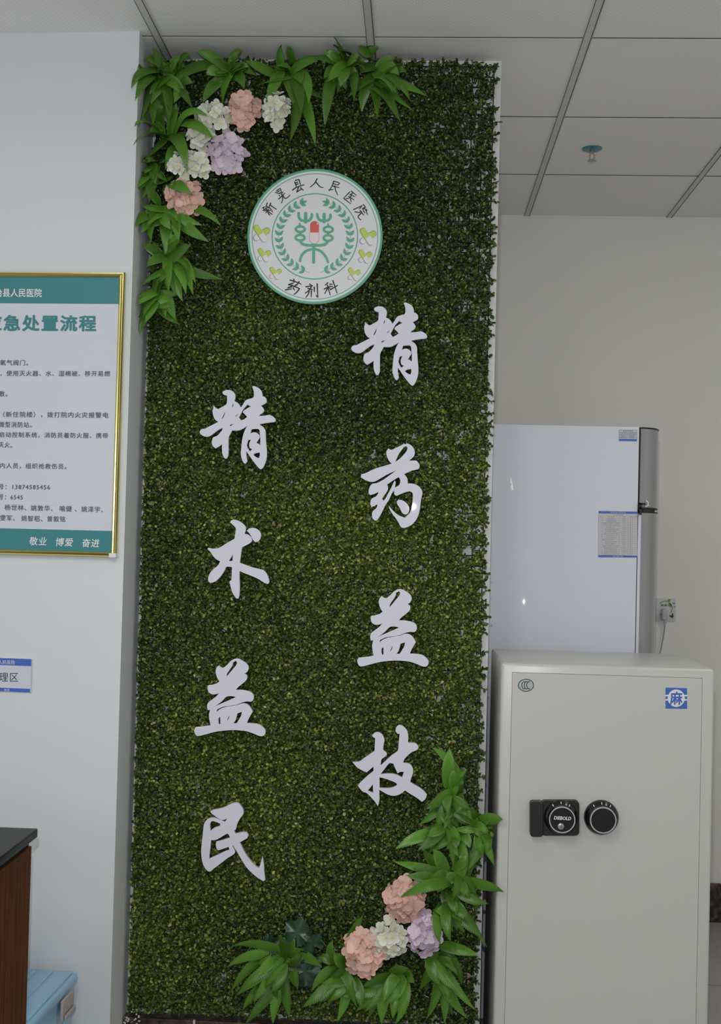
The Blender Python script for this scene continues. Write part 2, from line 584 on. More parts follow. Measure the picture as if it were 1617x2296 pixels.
# ceiling rails, each a part of the ceiling
GX0, GY0 = -0.763, 3.206
for i in range(-2, 5):
    x = GX0 + 0.6 * i
    b_ = MB()
    b_.box(x - 0.0125, x + 0.0125, -0.5, BY, ZC - 0.004, ZC + 0.001)
    r_ = b_.build('grid_rail', M['rail'], ceil)
    MB().box(x + 0.008, x + 0.0105, -0.5, BY, ZC - 0.0046, ZC - 0.003).build('shadow_groove', M['rail_dark'], r_)
    MB().box(x - 0.0125, x - 0.011, -0.5, BY, ZC - 0.0046, ZC - 0.003).build('shadow_groove', M['rail_dark'], r_)
for j in range(-1, 3):
    y = GY0 + 0.6 * j
    r_ = MB().box(-3.0, 2.78, y - 0.007, y + 0.007, ZC - 0.003, ZC + 0.001).build('cross_rail', M['rail_white'], ceil)
    MB().box(-3.0, 2.78, y - 0.0090, y - 0.0068, ZC - 0.0022, ZC + 0.0005).build('shadow_groove', M['rail_dark'], r_)

# ------------------------------------------------------------------ green wall panel
hz0, hz1 = 0.196, ZC - 0.024
hx0, hx1 = -0.792, 0.190
hedge = thing('artificial_hedge_panel', ((hx0 + hx1) / 2, PY, hz0), 'tall dense panel of artificial dark green boxwood leaves covering the wall end', 'green wall')
lat = MB()
yl = PY - 0.016
nx = int((hx1 - hx0) / 0.030)
for i in range(nx + 1):
    x = hx0 + (hx1 - hx0) * i / nx
    lat.box(x - 0.0014, x + 0.0014, yl, yl + 0.004, hz0, hz1)
nz = int((hz1 - hz0) / 0.030)
for i in range(nz + 1):
    z = hz0 + (hz1 - hz0) * i / nz
    lat.box(hx0, hx1, yl - 0.003, yl, z - 0.0014, z + 0.0014)
lat.build('plastic_lattice', M['lattice'], hedge)

def noise2(x, z, seed, cell):
    r = np.random.default_rng(seed)
    g = r.random((64, 160))
    u, v = (x + 5) / cell, (z + 5) / cell
    i, j = np.floor(u).astype(int), np.floor(v).astype(int)
    fu, fv = u - i, v - j
    fu, fv = fu * fu * (3 - 2 * fu), fv * fv * (3 - 2 * fv)
    G = lambda a, b: g[a % 64, b % 160]
    return (G(i, j) * (1 - fu) + G(i + 1, j) * fu) * (1 - fv) + (G(i, j + 1) * (1 - fu) + G(i + 1, j + 1) * fu) * fv

def boxwood(n):
    x = rng.uniform(hx0, hx1, n); z = rng.uniform(hz0, hz1, n)
    # thin patches show the white board: more of them on the right and along the edges
    d = 0.5 * noise2(x, z, 3, 0.024) + 0.5 * noise2(x, z, 5, 0.013)
    thr = 0.15 + 0.16 * np.clip((x + 0.05) / 0.25, 0, 1) + 0.05 * np.clip((z - 2.2) / 0.6, 0, 1)
    keep = (d > thr * 1.25) | (rng.random(n) < 0.22)
    x, z = x[keep], z[keep]
    n = len(x)
    dep = rng.beta(1.5, 1.3, n)                           # 0 back .. 1 front
    y = PY - 0.012 - dep * 0.052
    big = noise2(x, z, 9, 0.30)
    # leaf frame
    nrm = rng.normal(0, 0.62, (n, 3)); nrm[:, 1] -= 1.0
    nrm[:, 2] += 0.35
    nrm /= np.linalg.norm(nrm, axis=1)[:, None]
    t = rng.normal(0, 1, (n, 3)); t -= (t * nrm).sum(1)[:, None] * nrm
    t /= np.linalg.norm(t, axis=1)[:, None]
    s = np.cross(nrm, t)
    L = rng.uniform(0.0074, 0.0120, n)[:, None]; W = L * rng.uniform(0.62, 0.82, n)[:, None]
    C = np.stack([x, y, z], 1)
    cup = L * 0.14
    pts = [C - t * L * 0.5,
           C - t * L * 0.18 + s * W * 0.42 + nrm * cup, C - t * L * 0.18 - s * W * 0.42 + nrm * cup,
           C + t * L * 0.05,
           C + t * L * 0.26 + s * W * 0.44 + nrm * cup, C + t * L * 0.26 - s * W * 0.44 + nrm * cup,
           C + t * L * 0.5]
    V = np.stack(pts, 1).reshape(-1, 3)
    V[:, 1] = np.clip(V[:, 1], 3.262, PY - 0.002)
    quads = np.array([[0, 3, 1, 1], [0, 2, 3, 3], [1, 3, 6, 4], [3, 2, 5, 6]])
    tri = np.array([[0, 3, 1], [0, 2, 3], [1, 3, 4], [3, 6, 4], [3, 2, 5], [3, 5, 6]])
    F = (np.arange(n)[:, None, None] * 7 + tri[None]).reshape(-1, 3)
    # tint per leaf: dark bluish green .. mid green .. olive, a few dry yellow ones
    a = np.clip(rng.beta(1.15, 2.0, n) + (big - 0.5) * 0.30 - 0.16 * np.clip((z - 1.75) / 0.7, 0, 1) - 0.06 * np.clip((x + 0.1) / 0.3, 0, 1), 0, 1)[:, None]
    dk = np.array([0.011, 0.028, 0.009]); md = np.array([0.075, 0.118, 0.012]); ol = np.array([0.33, 0.375, 0.055])
    colr = np.where(a < 0.5, dk + (md - dk) * a * 2, md + (ol - md) * (a - 0.5) * 2)
    zone = np.clip(1.3 - np.abs(z - 1.2) / 0.7, 0, 1) * noise2(x, z, 21, 0.06)
    dry = rng.random(n) < 0.003 + 0.075 * zone * (noise2(x, z, 33, 0.035) > 0.62)
    colr[dry] = np.array([0.42, 0.38, 0.15])
    pk = rng.random(n) < 0.0012
    colr[pk] = np.array([0.30, 0.17, 0.17])
    return V, F, colr

def fast_mesh(name, V, F, m, parent, colr=None, per=7):
    me = bpy.data.meshes.new(name)
    org = ORG[parent.name]
    nv, nf = len(V), len(F)
    me.vertices.add(nv); me.loops.add(nf * 3); me.polygons.add(nf)
    me.vertices.foreach_set('co', (V - org).astype(np.float32).ravel())
    me.loops.foreach_set('vertex_index', F.astype(np.int32).ravel())
    me.polygons.foreach_set('loop_start', np.arange(0, nf * 3, 3, dtype=np.int32))
    me.polygons.foreach_set('loop_total', np.full(nf, 3, np.int32))
    me.update(calc_edges=True)
    if colr is not None:
        at = me.color_attributes.new('leaf_tint', 'FLOAT_COLOR', 'POINT')
        c = np.ones((nv, 4), np.float32); c[:, :3] = np.repeat(colr, per, 0)
        at.data.foreach_set('color', c.ravel())
    me.materials.append(m)
    me.shade_smooth()
    o = bpy.data.objects.new(name, me)
    COL.objects.link(o)
    o.parent = parent
    ORG[o.name] = org
    return o
V, F, cl = boxwood(225000)
# sprigs sticking out beyond the top and the sides
bx = fast_mesh('foliage', V, F, M['boxwood'], hedge, cl)
bx['kind'] = 'stuff'
def edge_sprigs(n):
    VV, FF, CC = [], [], []
    tri = [(0, 3, 1), (0, 2, 3), (1, 3, 4), (3, 6, 4), (3, 2, 5), (3, 5, 6)]
    tw = MB()
    for k in range(n):
        side = rng.choice([0, 0, 1, 1, 1, 2])
        if side == 2:
            b0 = np.array([rng.uniform(hx0 + 0.1, hx1), PY - rng.uniform(0.03, 0.06), hz1 - 0.01]); dr = np.array([rng.normal(0, .4), -0.2, 1.0])
        elif side == 1:
            b0 = np.array([hx1 - 0.005, PY - rng.uniform(0.02, 0.06), rng.uniform(hz0, hz1)]); dr = np.array([1.0, -0.2, rng.normal(0, .6)])
        else:
            b0 = np.array([hx0 + 0.01, PY - rng.uniform(0.03, 0.06), rng.uniform(hz0, hz1)]); dr = np.array([-0.55, -0.7, rng.normal(0, .6)])
        dr /= np.linalg.norm(dr)
        ln = rng.uniform(0.008, 0.020) if side else rng.uniform(0.004, 0.012)
        if side == 2: ln = rng.uniform(0.008, 0.016)
        tw.tube([b0 - dr * 0.01, b0 + dr * ln], 0.0011, 4)
        for q in range(5):
            C = b0 + dr * ln * (0.3 + 0.17 * q)
            t = dr * 0.5 + rng.normal(0, 0.7, 3); t /= np.linalg.norm(t)
            nn = np.array([0, -1, 0.3]) + rng.normal(0, 0.6, 3); nn -= (nn @ t) * t; nn /= np.linalg.norm(nn)
            s = np.cross(nn, t)
            L = rng.uniform(0.009, 0.0135); W = L * 0.72; C = C + t * L * 0.5
            P = np.array([C - t * L * .5, C - t * L * .18 + s * W * .42, C - t * L * .18 - s * W * .42, C, C + t * L * .26 + s * W * .44, C + t * L * .26 - s * W * .44, C + t * L * .5])
            P[:, 0] = np.maximum(P[:, 0], PX0 + 0.001)
            P[:, 2] = np.minimum(P[:, 2], ZC - 0.001)
            base = 7 * len(CC)
            VV.append(P); FF += [[base + i for i in f] for f in tri]
            a = rng.beta(1.8, 2.0)
            CC.append(np.array([0.012, 0.034, 0.012]) * (1 - a) + np.array([0.11, 0.17, 0.03]) * a)
    fast_mesh('edge_sprigs', np.concatenate(VV), np.array(FF), M['boxwood'], hedge, np.array(CC))['kind'] = 'stuff'
    tw.build('twigs', M['lattice'], hedge)['kind'] = 'stuff'
edge_sprigs(420)

# ------------------------------------------------------------------ raised white characters
YLET = 3.268
JING = [[(560,160),(580,138),(640,120),(710,128),(760,165),(785,220),(775,290),(768,325),(820,345),(865,395),(890,445),(930,385),(965,325),(1000,295),(1070,275),(1115,255),(1130,220),(1130,160),(1120,110),(1100,60),(1118,48),(1170,65),(1230,100),(1265,150),(1280,235),(1320,245),(1350,290),(1350,340),(1310,370),(1245,400),(1280,430),(1308,480),(1290,520),(1240,555),(1205,592),(1280,590),(1330,585),(1400,573),(1460,595),(1500,630),(1518,665),(1500,690),(1420,700),(1320,715),(1210,738),(1250,760),(1300,800),(1330,860),(1335,960),(1345,1100),(1355,1200),(1355,1320),(1340,1400),(1305,1490),(1280,1530),(1250,1550),(1220,1530),(1170,1470),(1100,1380),(1040,1290),(985,1210),(985,1290),(995,1370),(1000,1410),(970,1450),(940,1430),(905,1340),(895,1270),(900,1180),(915,1040),(935,940),(970,840),(1010,780),(1078,735),(1000,770),(940,805),(870,840),(800,848),(730,845),(700,900),(665,970),(660,1060),(660,1150),(655,1300),(630,1355),(600,1355),(565,1290),(552,1200),(553,1090),(500,1130),(430,1170),(385,1130),(368,1070),(380,1000),(400,975),(460,950),(520,890),(550,850),(570,795),(490,830),(420,880),(330,945),(260,960),(190,935),(152,895),(155,855),(185,830),(240,820),(330,775),(440,720),(522,674),(475,683),(420,640),(390,570),(382,490),(395,445),(395,410),(430,440),(475,468),(540,435),(630,375),(642,320),(645,215),(600,205),(570,185)],
    [(606,486),(603,550),(575,620),(530,660),(545,620),(575,560)], [(750,355),(762,380),(745,425),(712,465),(725,425),(735,385)], [(860,522),(835,570),(805,605),(782,598),(820,560)],
    [(1010,375),(1060,405),(1102,415),(1050,430),(990,465),(950,490),(930,520),(985,575),(1010,605),(950,650),(890,675),(870,640),(850,615),(885,550),(940,450)],
    [(680,748),(740,730),(808,716),(750,745),(697,782)],
    [(1080,825),(1150,818),(1210,822),(1232,850),(1240,930),(1248,1000),(1245,1130),(1215,1100),(1165,1078),(1195,1030),(1228,970),(1215,930),(1160,890),(1100,892),(1055,915),(1070,860)],
    [(1020,1020),(1085,1012),(1060,1050),(1045,1100),(1055,1160),(1105,1195),(1075,1215),(1055,1240),(1015,1180),(997,1120),(1005,1070)],
    [(1108,1295),(1150,1260),(1235,1245),(1238,1300),(1225,1355),(1180,1345)]]
YAO = [[(740,130),(770,152),(800,152),(870,120),(960,80),(1025,42),(1045,60),(1060,42),(1110,50),(1165,90),(1205,160),(1205,240),(1170,290),(1100,348),(1180,350),(1240,352),(1280,395),(1297,450),(1280,490),(1230,508),(1170,520),(1090,555),(1015,588),(1050,630),(1080,690),(1080,765),(1150,765),(1220,780),(1290,820),(1335,880),(1350,940),(1330,1020),(1315,1130),(1300,1240),(1270,1350),(1220,1440),(1150,1510),(1080,1545),(1010,1562),(965,1545),(930,1480),(880,1400),(820,1320),(775,1250),(750,1180),(790,1225),(850,1290),(930,1345),(1035,1385),(1080,1345),(1130,1290),(1160,1210),(1175,1110),(1185,1000),(1175,930),(1130,900),(1080,905),(1000,930),(930,960),(880,978),(850,960),(843,890),(850,840),(890,820),(930,795),(955,740),(950,680),(920,640),(870,670),(800,715),(705,782),(725,825),(720,870),(690,930),(640,1000),(615,1045),(655,1080),(700,1010),(760,900),(805,810),(850,715),(863,735),(855,800),(830,880),(790,950),(740,1060),(680,1150),(620,1270),(560,1380),(520,1425),(490,1430),(455,1390),(443,1330),(455,1270),(510,1220),(535,1180),(540,1130),(480,1165),(430,1180),(412,1130),(425,1060),(450,1030),(510,1000),(550,950),(562,905),(480,945),(410,965),(385,940),(385,880),(410,810),(450,770),(530,755),(640,700),(740,630),(850,550),(940,485),(850,530),(720,590),(580,670),(480,722),(400,725),(310,690),(240,645),(250,600),(340,570),(440,520),(560,475),(680,440),(810,400),(760,360),(720,280),(703,210),(715,160)],
    [(1060,78),(1085,110),(1075,165),(1030,225),(970,290),(900,350),(850,378),(890,290),(915,235),(960,170),(1020,95)]]
YAO_DOT = [[(920,1060),(990,1070),(1060,1120),(1105,1190),(1105,1260),(1080,1305),(1040,1318),(990,1290),(950,1210),(900,1130),(898,1085)]]
SHU = [[(700,130),(720,100),(780,88),(850,110),(920,155),(970,210),(975,260),(950,348),(1010,352),(1060,390),(1088,445),(1070,490),(990,540),(910,578),(895,650),(880,760),(865,865),(960,900),(1080,945),(1200,975),(1300,1005),(1350,1060),(1385,1140),(1398,1210),(1380,1245),(1320,1225),(1200,1150),(1050,1085),(960,1050),(862,1005),(860,1150),(865,1300),(858,1450),(840,1508),(810,1508),(775,1460),(735,1390),(710,1300),(690,1215),(700,1190),(722,1188),(728,1080),(735,945),(680,930),(620,935),(580,1020),(510,1120),(430,1195),(345,1225),(310,1205),(300,1150),(330,1060),(400,980),(480,910),(520,835),(450,800),(390,740),(345,670),(290,615),(300,598),(350,608),(430,612),(510,590),(640,510),(780,430),(790,350),(802,240),(760,185)],
    [(748,700),(742,835),(665,835),(700,780)]]
SHU_DOT = [[(1003,285),(1040,250),(1100,235),(1170,250),(1230,300),(1250,370),(1230,440),(1190,480),(1150,485),(1110,440),(1075,370),(1040,320)]]
YI = [[(570,225),(600,255),(650,265),(710,225),(790,145),(850,110),(920,102),(1000,140),(1070,190),(1105,250),(1095,310),(1060,350),(1005,370),(1060,385),(1082,430),(1060,490),(1000,545),(930,600),(865,668),(960,668),(1050,680),(1140,705),(1190,750),(1200,800),(1185,850),(1150,872),(1080,868),(1000,885),(900,925),(800,945),(640,968),(570,1000),(535,1020),(525,1078),(560,1040),(640,995),(760,970),(900,945),(980,917),(1040,912),(1100,940),(1150,1000),(1180,1060),(1150,1110),(1110,1180),(1070,1270),(1180,1275),(1300,1295),(1370,1345),(1410,1400),(1405,1460),(1370,1495),(1310,1495),(1200,1450),(1080,1410),(940,1392),(800,1388),(640,1400),(480,1425),(330,1465),(190,1495),(150,1470),(128,1390),(150,1345),(260,1335),(360,1320),(428,1305),(410,1230),(397,1130),(405,1070),(430,1015),(560,940),(700,880),(890,795),(830,775),(715,780),(620,870),(510,950),(400,1025),(370,1020),(362,960),(380,900),(440,850),(520,790),(592,710),(520,735),(450,738),(390,700),(372,640),(375,590),(450,575),(530,550),(590,512),(545,440),(520,350),(530,270)],
    [(880,130),(908,165),(890,215),(820,300),(750,385),(708,430),(710,380),(760,300),(815,215),(820,165)],
    [(600,1145),(605,1290),(568,1290),(558,1230),(565,1170)], [(765,1115),(765,1150),(740,1210),(718,1235),(725,1190)],
    [(995,1055),(980,1130),(930,1220),(895,1275),(825,1275),(870,1210),(905,1085)]]
JI = [[(445,245),(480,200),(540,182),(600,205),(645,265),(660,330),(645,400),(640,500),(690,545),(705,580),(670,620),(610,665),(595,730),(585,795),(680,710),(800,600),(910,515),(925,400),(945,200),(910,205),(878,170),(875,110),(910,65),(960,55),(1020,90),(1070,150),(1090,230),(1088,375),(1160,375),(1230,385),(1270,430),(1275,470),(1240,500),(1150,540),(1070,610),(1020,670),(998,740),(1080,745),(1140,775),(1175,840),(1175,920),(1145,1010),(1125,1085),(1210,1135),(1310,1195),(1390,1260),(1430,1310),(1400,1390),(1345,1435),(1240,1355),(1130,1290),(1038,1228),(980,1275),(900,1315),(810,1325),(720,1300),(640,1255),(568,1215),(568,1300),(570,1390),(560,1450),(545,1510),(500,1440),(430,1360),(340,1275),(280,1255),(225,1200),(192,1150),(215,1110),(290,1035),(380,955),(470,885),(470,790),(400,850),(340,900),(260,865),(170,810),(95,725),(140,722),(210,715),(300,650),(490,520),(495,400),(500,285),(475,270)],
    [(755,730),(830,745),(860,820),(905,915),(960,892),(1025,895),(1005,950),(985,1005),(900,960),(800,935),(690,935),(580,945),(650,860),(710,780)],
    [(570,990),(660,1010),(780,1050),(860,1085),(908,1125),(860,1165),(780,1192),(680,1198),(572,1190)],
    [(458,1110),(465,1285),(355,1240),(410,1170)]]
MIN = [[(340,240),(400,215),(500,195),(600,165),(700,115),(780,88),(840,95),(890,150),(930,220),(930,280),(890,340),(840,420),(810,490),(795,560),(760,585),(785,650),(860,635),(930,622),(990,630),(1020,670),(1000,720),(950,750),(865,800),(910,900),(980,1030),(1070,1150),(1170,1250),(1225,1270),(1250,1190),(1280,1075),(1300,1200),(1310,1340),(1325,1480),(1300,1500),(1200,1440),(1080,1340),(980,1230),(900,1100),(830,980),(748,848),(728,862),(780,965),(760,1010),(650,1080),(520,1180),(400,1270),(340,1320),(300,1320),(240,1260),(200,1170),(180,1060),(175,940),(190,780),(205,650),(215,540),(230,460),(280,390),(350,362),(430,365),(520,400),(600,435),(640,380),(660,340),(620,375),(545,390),(480,360),(420,315),(360,270)],
    [(370,408),(440,425),(522,460),(510,510),(430,535),(370,570),(342,620),(328,540),(330,450)],
    [(345,755),(420,755),(500,720),(580,670),(645,635),(680,670),(700,722),(620,745),(520,775),(450,790),(440,840),(460,920),(485,940),(560,915),(670,875),(690,940),(600,970),(500,1020),(400,1065),(308,1105),(320,980),(335,860)]]

def character(polys, ox, oy, label, dots=None):
    """closed outlines given on a 1617-unit square that spans 200 picture pixels at (ox, oy)"""
    T = lambda p: onY(ox + p[0] / 8.085, oy + p[1] / 8.085, YLET)
    allp = [T(p) for p in polys[0]]
    c = np.mean(allp, 0)
    c[1] = YLET
    def bodymesh(ps):
        loc = [[((q := T(p))[0] - c[0], q[2] - c[2]) for p in smooth_poly(P)] for P in ps]
        V, F = curve_mesh(loc, extrude=0.0055, bevel=0.0009)
        W = np.stack([V[:, 0] + c[0], YLET + 0.0064 - V[:, 2], V[:, 1] + c[2]], 1)
        return W, F
    W, F = bodymesh(polys)
    o = mk('raised_character', W, F, M['acrylic'], None, origin=c)
    tag(o, label, 'character', 'white characters on the green wall')
    if dots:
        W, F = bodymesh(dots)
        mk('dot_stroke', W, F, M['acrylic'], o)
    return o
character(JING, 770, 672.5, 'white raised character meaning refined, topmost of the right column, just under the round emblem')
character(JING, 430, 860, 'white raised character meaning refined, topmost of the left column')
character(YAO, 780, 990, 'white raised character meaning medicine with a flash glint, second in the right column', YAO_DOT)
character(SHU, 430, 1155, 'white raised character meaning skill with a separate dot, second in the left column', SHU_DOT)
character(YI, 786, 1309, 'white raised character meaning benefit, third in the right column')
character(YI, 420, 1465, 'white raised character meaning benefit, third in the left column')
character(JI, 780, 1620, 'white raised character meaning technique, lowest of the right column, its tail under a fern')
character(MIN, 430, 1790, 'white raised character meaning people, lowest of the left column')

# ------------------------------------------------------------------ round emblem
YE = 3.268
ec = onY(706, 530, YE)
emb = thing('round_emblem', tuple(ec), 'round white hospital emblem with a green rim, wreath and capsules on the hedge panel', 'sign')
RM = YE / FPX
disc = MB().lathe([(0.0, YE + 0.012), (153.0 * RM, YE + 0.012), (153.4 * RM, YE + 0.008), (153.0 * RM, YE), (0.0, YE)], 96, 'Y', (ec[0], 0, ec[2]))
disc.build('disc', M['emb_white'], emb)
def ring(name, ra, rb, m, out):
    V, F = [], []
    n = 120
    for r in (ra, rb):
        for k in range(n):
            t = 2 * math.pi * k / n
            V.append((ec[0] + r * RM * math.cos(t), YE - out, ec[2] + r * RM * math.sin(t)))
    for k in range(n):
        F.append((k, (k + 1) % n, n + (k + 1) % n, n + k))
    return mk(name, V, F, m, emb)
ring('rim', 148.5, 153.5, M['emb_green'], 0.0004)
ring('outer_ring', 142.0, 143.6, M['emb_green'], 0.0004)
ring('inner_ring', 95.8, 98.2, M['emb_green'], 0.0004)
pe = lambda x, y, o=0.0006: onY(540 + x / 4.756, 360 + y / 4.756, YE - o)
# seal-script symbol
sym = []
sp = lambda *p: spline_pts(p)
sym.append((sp((617,562),(620,605),(645,636),(690,642),(735,634),(755,600),(758,573)), 26))
sym.append(([(691,564),(692,655)], 32))
sym.append((sp((815,572),(824,612),(848,636),(890,642),(932,636),(954,608),(957,578)), 26))
sym.append(([(889,572),(889,652)], 32))
rings_ = MB()
for cx, cy in ((634, 731), (632, 822), (933, 734), (931, 825)):
    n = 36
    V_ = [pe(cx + (48 + q * 12.5) * math.cos(2 * math.pi * k / n), cy + (30 + q * 12.5) * math.sin(2 * math.pi * k / n), 0.0012) for q in (-1, 1) for k in range(n)]
    rings_.add(V_, [(k, (k + 1) % n, n + (k + 1) % n, n + k) for k in range(n)])
for a in (((628,674),(636,705)), ((634,762),(632,792)), ((932,680),(934,706)), ((933,765),(931,795))):
    sym.append((list(a), 20))
sym.append((sp((633,852),(655,888),(705,902),(780,904),(855,903),(905,890),(928,856)), 26))
sym.append(([(778,905),(776,1085)], 28))
sym.append((sp((630,1072),(650,1010),(700,962),(760,946),(800,946),(860,972),(908,1030),(930,1082)), 23))
strokes_mesh([(p_, w_ * 1.10) for p_, w_ in sym], pe, rings_).build('seal_symbol', M['emb_green'], emb)
# wreath
def leaf_poly(base, ang, L, W):
    d = np.array([math.cos(ang), math.sin(ang)]); s = np.array([-d[1], d[0]])
    pts = []
    for t in np.linspace(0, 1, 8): pts.append(np.array(base) + d * L * t + s * W * 0.5 * math.sin(math.pi * t ** 0.85))
    for t in np.linspace(1, 0, 8)[1:-1]: pts.append(np.array(base) + d * L * t - s * W * 0.5 * math.sin(math.pi * t ** 0.85))
    return pts
for side in (-1, 1):
    mbw, stm = MB(), []
    N = 14
    path = []
    for k in range(N):
        a = math.radians(24 + (164 - 24) * k / (N - 1))
        cxm, cym, rr = 787, 808, 383
        p = np.array([cxm + side * rr * math.sin(a), cym - rr * math.cos(a)])
        path.append(p)
        tg = np.array([-side * math.cos(a), -math.sin(a)])        # towards the upper end
        ta = math.atan2(tg[1], tg[0])
        for off, L_, in ((side * 0.62, 70), (-side * 0.75, 74)):
            P = leaf_poly(p, ta + off, L_, 34)
            mbw.add([pe(*q) for q in P], [tuple(range(len(P)))])
        if k == 0:
            P = leaf_poly(p + tg * 22, ta - side * 0.1, 60, 28)
            mbw.add([pe(*q) for q in P], [tuple(range(len(P)))])
    wre = mbw.build('laurel_branch', M['emb_green'], emb)
    path.append(np.array([787 + side * 60, 808 + 385]))
    strokes_mesh([(spline_pts(path, 3), 4)], lambda x, y: pe(x, y, 0.0004)).build('branch_stem', M['emb_stem'], wre)
# red and white capsule
def half_capsule(x0, x1, y0, y1, top):
    r = (x1 - x0) / 2
    cx = (x0 + x1) / 2
    if top:
        return [(x0, y1), (x1, y1)] + [(cx + r * math.cos(t), y0 + r - r * math.sin(t)) for t in np.linspace(0, math.pi, 14)]
    return [(x1, y0), (x0, y0)] + [(cx - r * math.cos(t), y1 - r + r * math.sin(t)) for t in np.linspace(0, math.pi, 14)]
P_ = half_capsule(731, 836, 768, 889, False)
shade_ = MB().add([pe(x - 1, y, 0.00055) for x, y in P_], [tuple(range(len(P_)))])
capo = MB().add([pe(x, y, 0.0007) for x, y in half_capsule(739, 833, 644, 768, True)], [tuple(range(16))]).build('capsule', M['cap_red'], emb)
P_ = half_capsule(735, 831, 768, 884, False)
MB().add([pe(x, y, 0.0007) for x, y in P_], [tuple(range(len(P_)))]).build('white_half', M['cap_white'], capo)
shade_.build('printed_edge', M['cap_edge'], capo)
mk('glint', [pe(x, y, 0.0008) for x, y in [(812,662),(824,672),(822,684),(810,674)]], [(0, 1, 2, 3)], M['print_white'], capo)
# pairs of crossed green capsules
def pills(cx, cy, s):
    q = lambda x, y, o: pe(cx + (x - 400) * 0.311 * s, cy + (y - 480) * 0.311 * s, o)
    def cap(ax, ay, bx, by, w, m, o, parent, name):
        L, c1, R, c0 = stroke_poly([(ax, ay), (bx, by)], w, 9)
        P = L[:1] + L[1:] + c1 + R[::-1] + c0
        return mk(name, [q(*p, o) for p in P], [tuple(range(len(P)))], m, parent)
    def cut(ax, ay, bx, by, w, m, o, parent, name):
        L, c1, R, c0 = stroke_poly([(ax, ay), (bx, by)], w, 9)
        P = L + R[::-1] + c0                              # flat at b, round at a
        return mk(name, [q(*p, o) for p in P], [tuple(range(len(P)))], m, parent)
    root = cap(590, 395, 215, 645, 225, M['pill_grey'], 0.0005, emb, 'capsule_pair')
    cap(590, 405, 245, 634, 192, M['pill_white'], 0.00055, root, 'white_half')
    cut(590, 385, 460, 470, 215, M['pill_green_dark'], 0.0006, root, 'green_half')
    cut(592, 400, 480, 470, 180, M['pill_green'], 0.00065, root, 'green_half')
    cap(235, 290, 480, 690, 218, M['pill_grey'], 0.0007, root, 'white_half')
    cap(268, 300, 508, 678, 192, M['pill_white'], 0.00075, root, 'white_half')
    cut(232, 295, 375, 520, 220, M['pill_green_dark'], 0.0008, root, 'green_half')
    cut(250, 295, 383, 512, 178, M['pill_green'], 0.00085, root, 'green_half')
for a in ((218, 775, 1.0), (249, 1006, .80), (369, 1200, .73), (1355, 808, 1.0), (1324, 1021, .80), (1208, 1210, .75)):
    pills(*a)
# brush-written lettering round the rim
A = lambda x, y: onY(575 + x / 12.438, 385 + y / 12.438, YE - 0.0006)
B = lambda x, y: onY(685 + x / 10.78, 385 + y / 10.78, YE - 0.0006)
C_ = lambda x, y: onY(625 + x / 10.78, 615 + y / 10.78, YE - 0.0006)
def brush(strs, proj, w):
    st = []
    for s_ in strs:
        P = spline_pts(s_, 4) if len(s_) > 2 else s_
        st.append((P, (w * 1.35, w * 0.9)))
    return strokes_mesh(st, proj).build('lettering', M['ink'], emb)
brush([[(170,1008),(235,980)],[(205,985),(202,1070)],[(190,1080),(310,1002)],[(235,1092),(350,1050)],[(260,1010),(330,1150)],[(328,1060),(262,1150)],[(300,1100),(392,1082)],[(330,1165),(378,1215)],[(350,1130),(440,1190)],[(302,875),(265,968)],[(270,960),(390,1030),(455,1130)],[(400,878),(345,1000)],[(385,930),(470,990),(560,1050)]], A, 24)
brush([[(568,540),(610,495),(662,465)],[(665,465),(700,570)],[(535,575),(620,612)],[(598,562),(652,522)],[(628,612),(692,572)],[(722,592),(745,560)],[(640,655),(652,690)],[(620,762),(700,690),(792,600)],[(690,600),(722,690)],[(712,655),(735,760),(700,875)],[(740,640),(770,720),(830,745),(890,700),(938,655)]], A, 22)
brush([[(1070,290),(1120,425)],[(1090,240),(1185,220)],[(1188,220),(1235,385)],[(1098,312),(1152,290)],[(1115,358),(1172,335)],[(1015,512),(1110,440),(1330,365)],[(1172,440),(1125,565)],[(1125,565),(1250,490)],[(1235,450),(1308,518)]], A, 26)
brush([[(280,175),(220,280),(115,370)],[(245,240),(350,360),(430,380)]], B, 22)
brush([[(680,235),(640,350),(568,460)],[(690,232),(760,248),(820,275)],[(818,278),(785,322)],[(670,290),(785,322)],[(655,345),(815,385)],[(572,442),(668,430)],[(712,345),(725,440),(778,560)]], B, 20)
brush([[(1110,470),(1235,575)],[(1072,490),(925,640)],[(925,645),(1095,775)],[(1135,520),(1065,562)],[(1100,555),(1190,605)],[(1045,598),(1172,680)],[(1112,570),(1070,630),(975,652)],[(1090,660),(1105,732)]], B, 19)
brush([[(1165,915),(1375,815)],[(1400,795),(1452,858)],[(1452,858),(1372,892)],[(1350,850),(1300,900)],[(1475,908),(1484,945)],[(1390,908),(1440,900),(1500,1032)],[(1400,940),(1438,998)],[(1322,940),(1410,1052)],[(1200,970),(1290,985),(1360,965)],[(1350,1000),(1275,1080),(1300,1135),(1342,1165)]], B, 20)
brush([[(275,140),(410,180),(545,240)],[(365,120),(370,205)],[(492,180),(430,270)],[(340,218),(240,245)],[(240,250),(345,270)],[(345,275),(225,322)],[(225,326),(315,308)],[(165,376),(310,354)],[(430,250),(350,312)],[(380,290),(500,345)],[(500,345),(440,430),(370,488)],[(355,340),(382,382)]], C_, 24)
brush([[(750,240),(790,262)],[(660,302),(825,275)],[(795,280),(750,370),(640,458)],[(710,342),(820,372)],[(735,395),(720,470),(660,555)],[(790,400),(786,545)],[(860,310),(862,420)],[(930,232),(938,400),(946,555)],[(942,550),(905,508)]], C_, 24)
